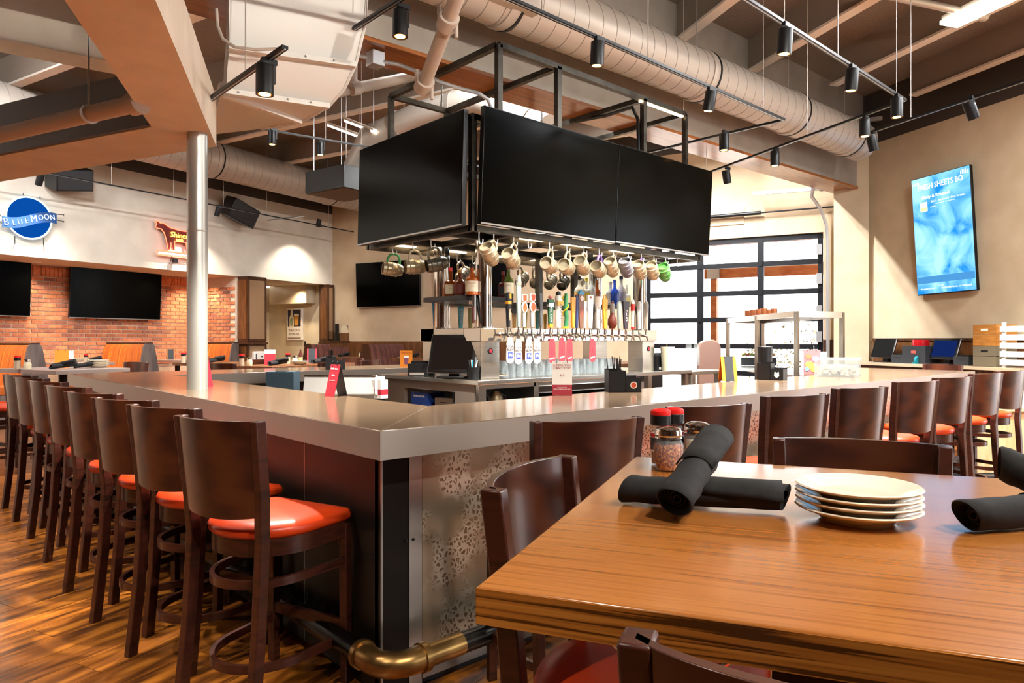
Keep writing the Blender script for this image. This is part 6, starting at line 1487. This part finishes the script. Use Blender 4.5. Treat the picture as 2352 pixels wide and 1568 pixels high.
# ------------------------------------------------------------------ track lights
TZ = 3.6
tracks = []
def track(label, pts, z=TZ, rods=(), mt='black_metal'):
    t = thing('light_track', label, 'light track', (*pts[0], z)); o = Vector((*pts[0], z))
    for a, b in zip(pts, pts[1:]): ob('rail', M().bar(Vector((*a, z)) - o, Vector((*b, z)) - o, .036, .02), K[mt], t)
    for a, b in zip(pts, pts[1:]): ob('conductor', M().bar(Vector((*a, z - .011)) - o, Vector((*b, z - .011)) - o, .008, .004), K['galv'], t)
    for k, f in rods:
        a, b = Vector((*pts[k], z)), Vector((*pts[k + 1], z)); c = a.lerp(b, f) - o
        ob('drop_rod', M().cyl(c, (c.x, c.y, ZC - z), .004, n=6), K['duct'], t)
    return t
K['refl'] = mat('spot_reflector', '#c98a2c', .3, .8)
def spot(label, p, aim=(0, 0, -1), lit=1.0, power=None, stem=.05, s=1.0, zt=None):
    """cylinder head at point p (centre), hanging from a track above"""
    p = Vector(p); t = thing('track_spotlight', label, 'spotlight', p)
    aim = Vector(aim).normalized(); q = aim.to_track_quat('-Z', 'Y').to_matrix().to_4x4()
    r, h = .05 * s, .17 * s
    hs = ob('housing', M().lathe([(0, h / 2), (r * .96, h / 2), (r, h / 2 - .006), (r, -h / 2), (r * .93, -h / 2), (r * .88, -h / 2 + .03), (r * .6, -h / 2 + .05), (0, -h / 2 + .05)], 24, mtx=q), K['black_metal'], t)
    ob('reflector', M().lathe([(r * .90, -h / 2 + .004), (r * .80, -h / 2 + .034)], 24, mtx=q), K['refl'], hs)
    ob('bulb', M().lathe([(0, -h / 2 + .001), (r * .66, -h / 2 + .002), (r * .7, -h / 2 + .03), (0, -h / 2 + .033)], 20, mtx=q), K['bulb'], hs)
    zt = zt if zt is not None else p.z + h / 2 + stem
    ob('yoke', M().bar((r + .006, 0, -.01), (r + .006, 0, zt - p.z - .02), .012, .022), K['black_metal'], t); ob('adapter', M().box((r * .3 + .01, 0, zt - p.z - .018), (r * 1.8, .03, .03)), K['black_metal'], t)
    ld = bpy.data.lights.new('spot', 'SPOT'); ld.energy = (power if power is not None else 420) * lit; ld.color = (1.0, .93, .83); ld.spot_size = R(95); ld.spot_blend = .6; ld.shadow_soft_size = .035
    lo = bpy.data.objects.new('lamp', ld); C.objects.link(lo); lo.parent = t; lo.location = aim * (h / 2 + .02); lo.rotation_euler = q.to_euler()
    return t
y1, y2 = 1.155, .135
a1 = (5.363, 1.171); a2 = (5.639, 0.1498)
e1 = (5.336, 2.3); e2 = (6.67, 2.768)
track('black track loop hung in front of the big duct, left of the pair', [(-.5, y1), a1, P2(e1, 90, 1.2)], rods=((0, .25), (0, .42), (0, .62), (0, .93), (1, .5)))
track('black track loop hung nearer the right wall joists', [(.5, y2), a2, P2(e2, 67, 1.2)], rods=((0, .35), (0, .55), (0, .72), (0, .96), (1, .3), (1, .75)))
r0, r1 = (6.441, 0.7282), (5.887, -0.7017)
track('thin black track running along the right screen wall', [r0, P2(r1, 248, 3)], rods=((0, .1), (0, .35), (0, .7)))
k0, k1 = (0.3075, 2.55), (0.3201, 1.518)
track('short black track under the white duct elbow', [P2(k0, math.degrees(math.atan2(k0[1] - k1[1], k0[0] - k1[0])),   .8), k1], 3.02, rods=((0, .7),))
k2 = (1.158, 1.727); k3 = (1.144, 2.034)
track('black track crossing in front of the timber beam', [P2(k3, 90, .6), P2(k2, -90, 2.0)], 3.6, rods=((0, .2),))
l0, l1 = LW(-1, -.8), LW(7.3, -.8)
track('long black track in front of the neon signs', [LW(-1.0, -.85), LW(7.1, -.85)], 3.98, rods=((0, .12), (0, .28), (0, .42), (0, .55), (0, .68), (0, .9)))
n0, n1 = (1.953, 6.627), (3.629, 6.438)
track('black track behind the soffit in the left half of the room', [n0, P2(n1, math.degrees(math.atan2(n1[1] - n0[1], n1[0] - n0[0])), 3)], 4.1, rods=((0, .25), (0, .36), (0, .5)))
tag(ob('angle_strut', M().bar(LWp(5.1, -1.3, 4.02), LWp(5.1, -.2, 4.02), .05, .02), K['galv']), 'short steel strut hanging below the left spiral duct', 'strut')
spots = [
    ('track spotlight above the frame, left of the sloping sprinkler pipe', (1.174, 1.679, 3.46), (0, 0, -1), 1, 3.6),
    ('glowing track spotlight right above the screen frame corner', (2.512, 1.148, 3.47), (.05, .1, -1), 1, 3.6),
    ('track spotlight before the big duct, second along the left loop', (4.005, 1.16, 3.47), (0, .2, -1), 1, 3.6),
    ('track spotlight above the right screen on the left loop return', (5.226, 1.755, 3.47), (0, 0, -1), 1, 3.6),
    ('largest glowing track spotlight high in the upper right', (3.3, 0.1258, 3.46), (.05, .1, -1), 1, 3.6),
    ('glowing track spotlight second along the right loop', (4.405, 0.1251, 3.47), (.05, .1, -1), 1, 3.6),
    ('track spotlight at the corner of the right loop', (5.397, 0.1329, 3.47), (0, 0, -1), 1, 3.6),
    ('unlit looking track spotlight beside the duct end', (5.801, 0.5645, 3.47), (0, 0, -1), .6, 3.6),
    ('track spotlight below the duct on the right loop return', (6.242, 1.716, 3.47), (0, 0, -1), 1, 3.6),
    ('small lit track spotlight above the overhead glass door', (6.638, 2.567, 3.47), (.3, 0, -1), 1.1, 3.6),
    ('track spotlight at the corner pilaster on the wall track', (6.399, 0.7168, 3.47), (.3, -.1, -1), 1.1, 3.6),
    ('track spotlight above the blue menu screen', (5.943, -0.2963, 3.47), (.5, -.2, -1), 1.1, 3.6),
    ('grey cylinder spotlight under the white duct elbow', (0.2945, 1.734, 2.89), (.0, .0, -1), 1, 3.02),
    ('glowing spotlight left on the track behind the soffit', (2.362, 6.466, 3.97), (0, 0, -1), 1, 4.1),
    ('spotlight right on the track behind the soffit', (3.056, 6.524, 3.97), (0, 0, -1), 1, 4.1),
    ('glowing spotlight aimed at the round neon sign', (0.4668, 10.61, 3.85), (-.15, .5, -1), .28, 3.98),
    ('black spotlight left of the tilted wall speaker on the neon track', (3.478, 11.6, 3.867), (-.1, .35, -1), .28, 3.98),
    ('black spotlight at the far end of the neon track', (5.991, 12.43, 4.032), (-.1, .4, -1), .28, 3.98)]
for lb, p, aim, lit, zt in spots: spot(lb, p, aim, lit, zt=zt)
# unseen track heads added to light the floor, table, duct and joists
for k, (x, y, aim) in enumerate([(-1.7, 0.9, (.05, .05, -1)), (-1.8, 2.6, (0, 0, -1)), (-1.8, 4.4, (0, 0, -1)), (-2.4, -1.0, (0, .1, -1)), (-.3, -3.0, (.2, 1, .05)), (1.8, -3.0, (.32, 1, .14)), (3.6, -2.6, (0, .4, -1)), (5.6, -2.2, (0, .4, -1)), (.55, -3.0, (-.12, .40, -1)), (-.75, -3.0, (.16, .42, -1))]):
    spot('unseen track spotlight added to light the room, %s of the extra row' % ords[k], (x, y, 3.47), aim, .5 if k < 4 else (.7 if k < 8 else .42), zt=3.6)
track('black track over the left aisle added for the unseen spotlights', [(-2.4, -1.4), (-1.7, 0.9), (-1.8, 6)], 3.6); track('black track over the foreground tables added for the unseen spotlights', [(-2.6, -3.0), (1.8, -3.0), (6.2, -2.1)], 3.6)  # tracks added to carry the unseen spotlights
def downlight(label, x, y, z, w):
    t = thing('recessed_downlight', label, 'downlight', (x, y, z)); ob('trim_ring', M().lathe([(.05, -.004), (.075, -.006), (.075, 0), (.05, 0)], 24), K['white'], t); ob('lens', M().cyl((0, 0, -.003), (0, 0, -.001), .05, n=20), K['bulb'], t)
    ld = bpy.data.lights.new('spot', 'SPOT'); ld.energy = w; ld.color = (1.0, .80, .56); ld.spot_size = R(130); ld.spot_blend = .7; ld.shadow_soft_size = .05
    lo = bpy.data.objects.new('lamp', ld); C.objects.link(lo); lo.parent = t; lo.location = (0, 0, -.02)
for i, s in enumerate((-1.4, -.3, .9, 2.0, 3.1, 4.1)): downlight('recessed warm downlight in the booth soffit, %s from the left' % ords[i], *LW(s, .75), 2.75, 95)
for i, (s, o_) in enumerate(((5.4, .9), (6.6, .6))): downlight('recessed warm downlight over the passage, %s of two' % ords[i], *LW(s, o_), 2.75, 95 * .6)
# shop fluorescents deep in the left ceiling
for i, (a, b) in enumerate((((4.13, 8.36, 4.925), (4.196, 7.357, 4.509)), ((3.848, 7.267, 4.684), (3.872, 6.437, 4.33)))):
    t = thing('strip_light', 'white fluorescent strip in the left ceiling, %s of the two' % ['farther', 'nearer'][i], 'light', a); o = Vector(a); v = Vector(b) - o
    ob('tube', M().bar((0, 0, 0), v, .07, .03), K['tube'], t); ob('channel', M().bar((0, 0, .035), v + Vector((0, 0, .035)), .12, .03), K['white'], t)
    for f in (.1, .9): ob('drop_rod', M().cyl(v * f, v * f + Vector((0, 0, ZC - a[2] - .1)), .004, n=6), K['galv'], t)
def fill_strip(label, x, y, az, z=5.25, w=None, tilt=0):  # fill strips added out of sight to brighten the walls
    t = thing('strip_light', label, 'light', (x, y, z), R(az)); ob('tube', M().bx(-.6, .6, -.05, .05, -.03, 0), K['tube'], t); ob('channel', M().bx(-.62, .62, -.08, .08, 0, .05), K['white'], t); ob('drop_rod', M().cyl((0, 0, .05), (0, 0, ZC - z), .005, n=6), K['galv'], t)
    ld = bpy.data.lights.new('strip', 'AREA'); ld.shape = 'RECTANGLE'; ld.size = 1.2; ld.size_y = .1; ld.energy = w or 290; ld.color = (.97, .98, 1.0)
    lo = bpy.data.objects.new('lamp', ld); C.objects.link(lo); lo.parent = t; lo.location = (0, 0, -.05); lo.rotation_euler = (R(tilt), 0, 0)
for i, (x, y) in enumerate(((-2.2, 6.6), (-3.8, 8.6), (0, 6.2), (-4.5, 5.0))): fill_strip('unseen strip light added over the left dining area, %s of four' % ords[i], x, y, 18, w=290 * .75, tilt=55)
for i, (x, y) in enumerate(((3.6, 4.0), (5.8, 4.1), (8.0, 4.2))): fill_strip('hidden strip light added behind the screen tower, %s of three' % ords[i], x, y, 0, 5.36)
for i, (x, y) in enumerate(((6.0, -1.2), (7.6, -2.2), (4.6, -2.6))): fill_strip('unseen strip light added over the right aisle, %s of three' % ords[i], x, y, 65, 4.9, 290 * .4)
t = thing('strip_light', 'white fluorescent fixture at the top right corner of the ceiling', 'light', (7.085, -0.2654, 4.85)); ob('lens', M().box((0, 0, 0), (1.2, .25, .04), R(65)), K['tube'], t); ob('channel', M().box((0, 0, .05), (1.2, .2, .06), R(65)), K['white'], t)
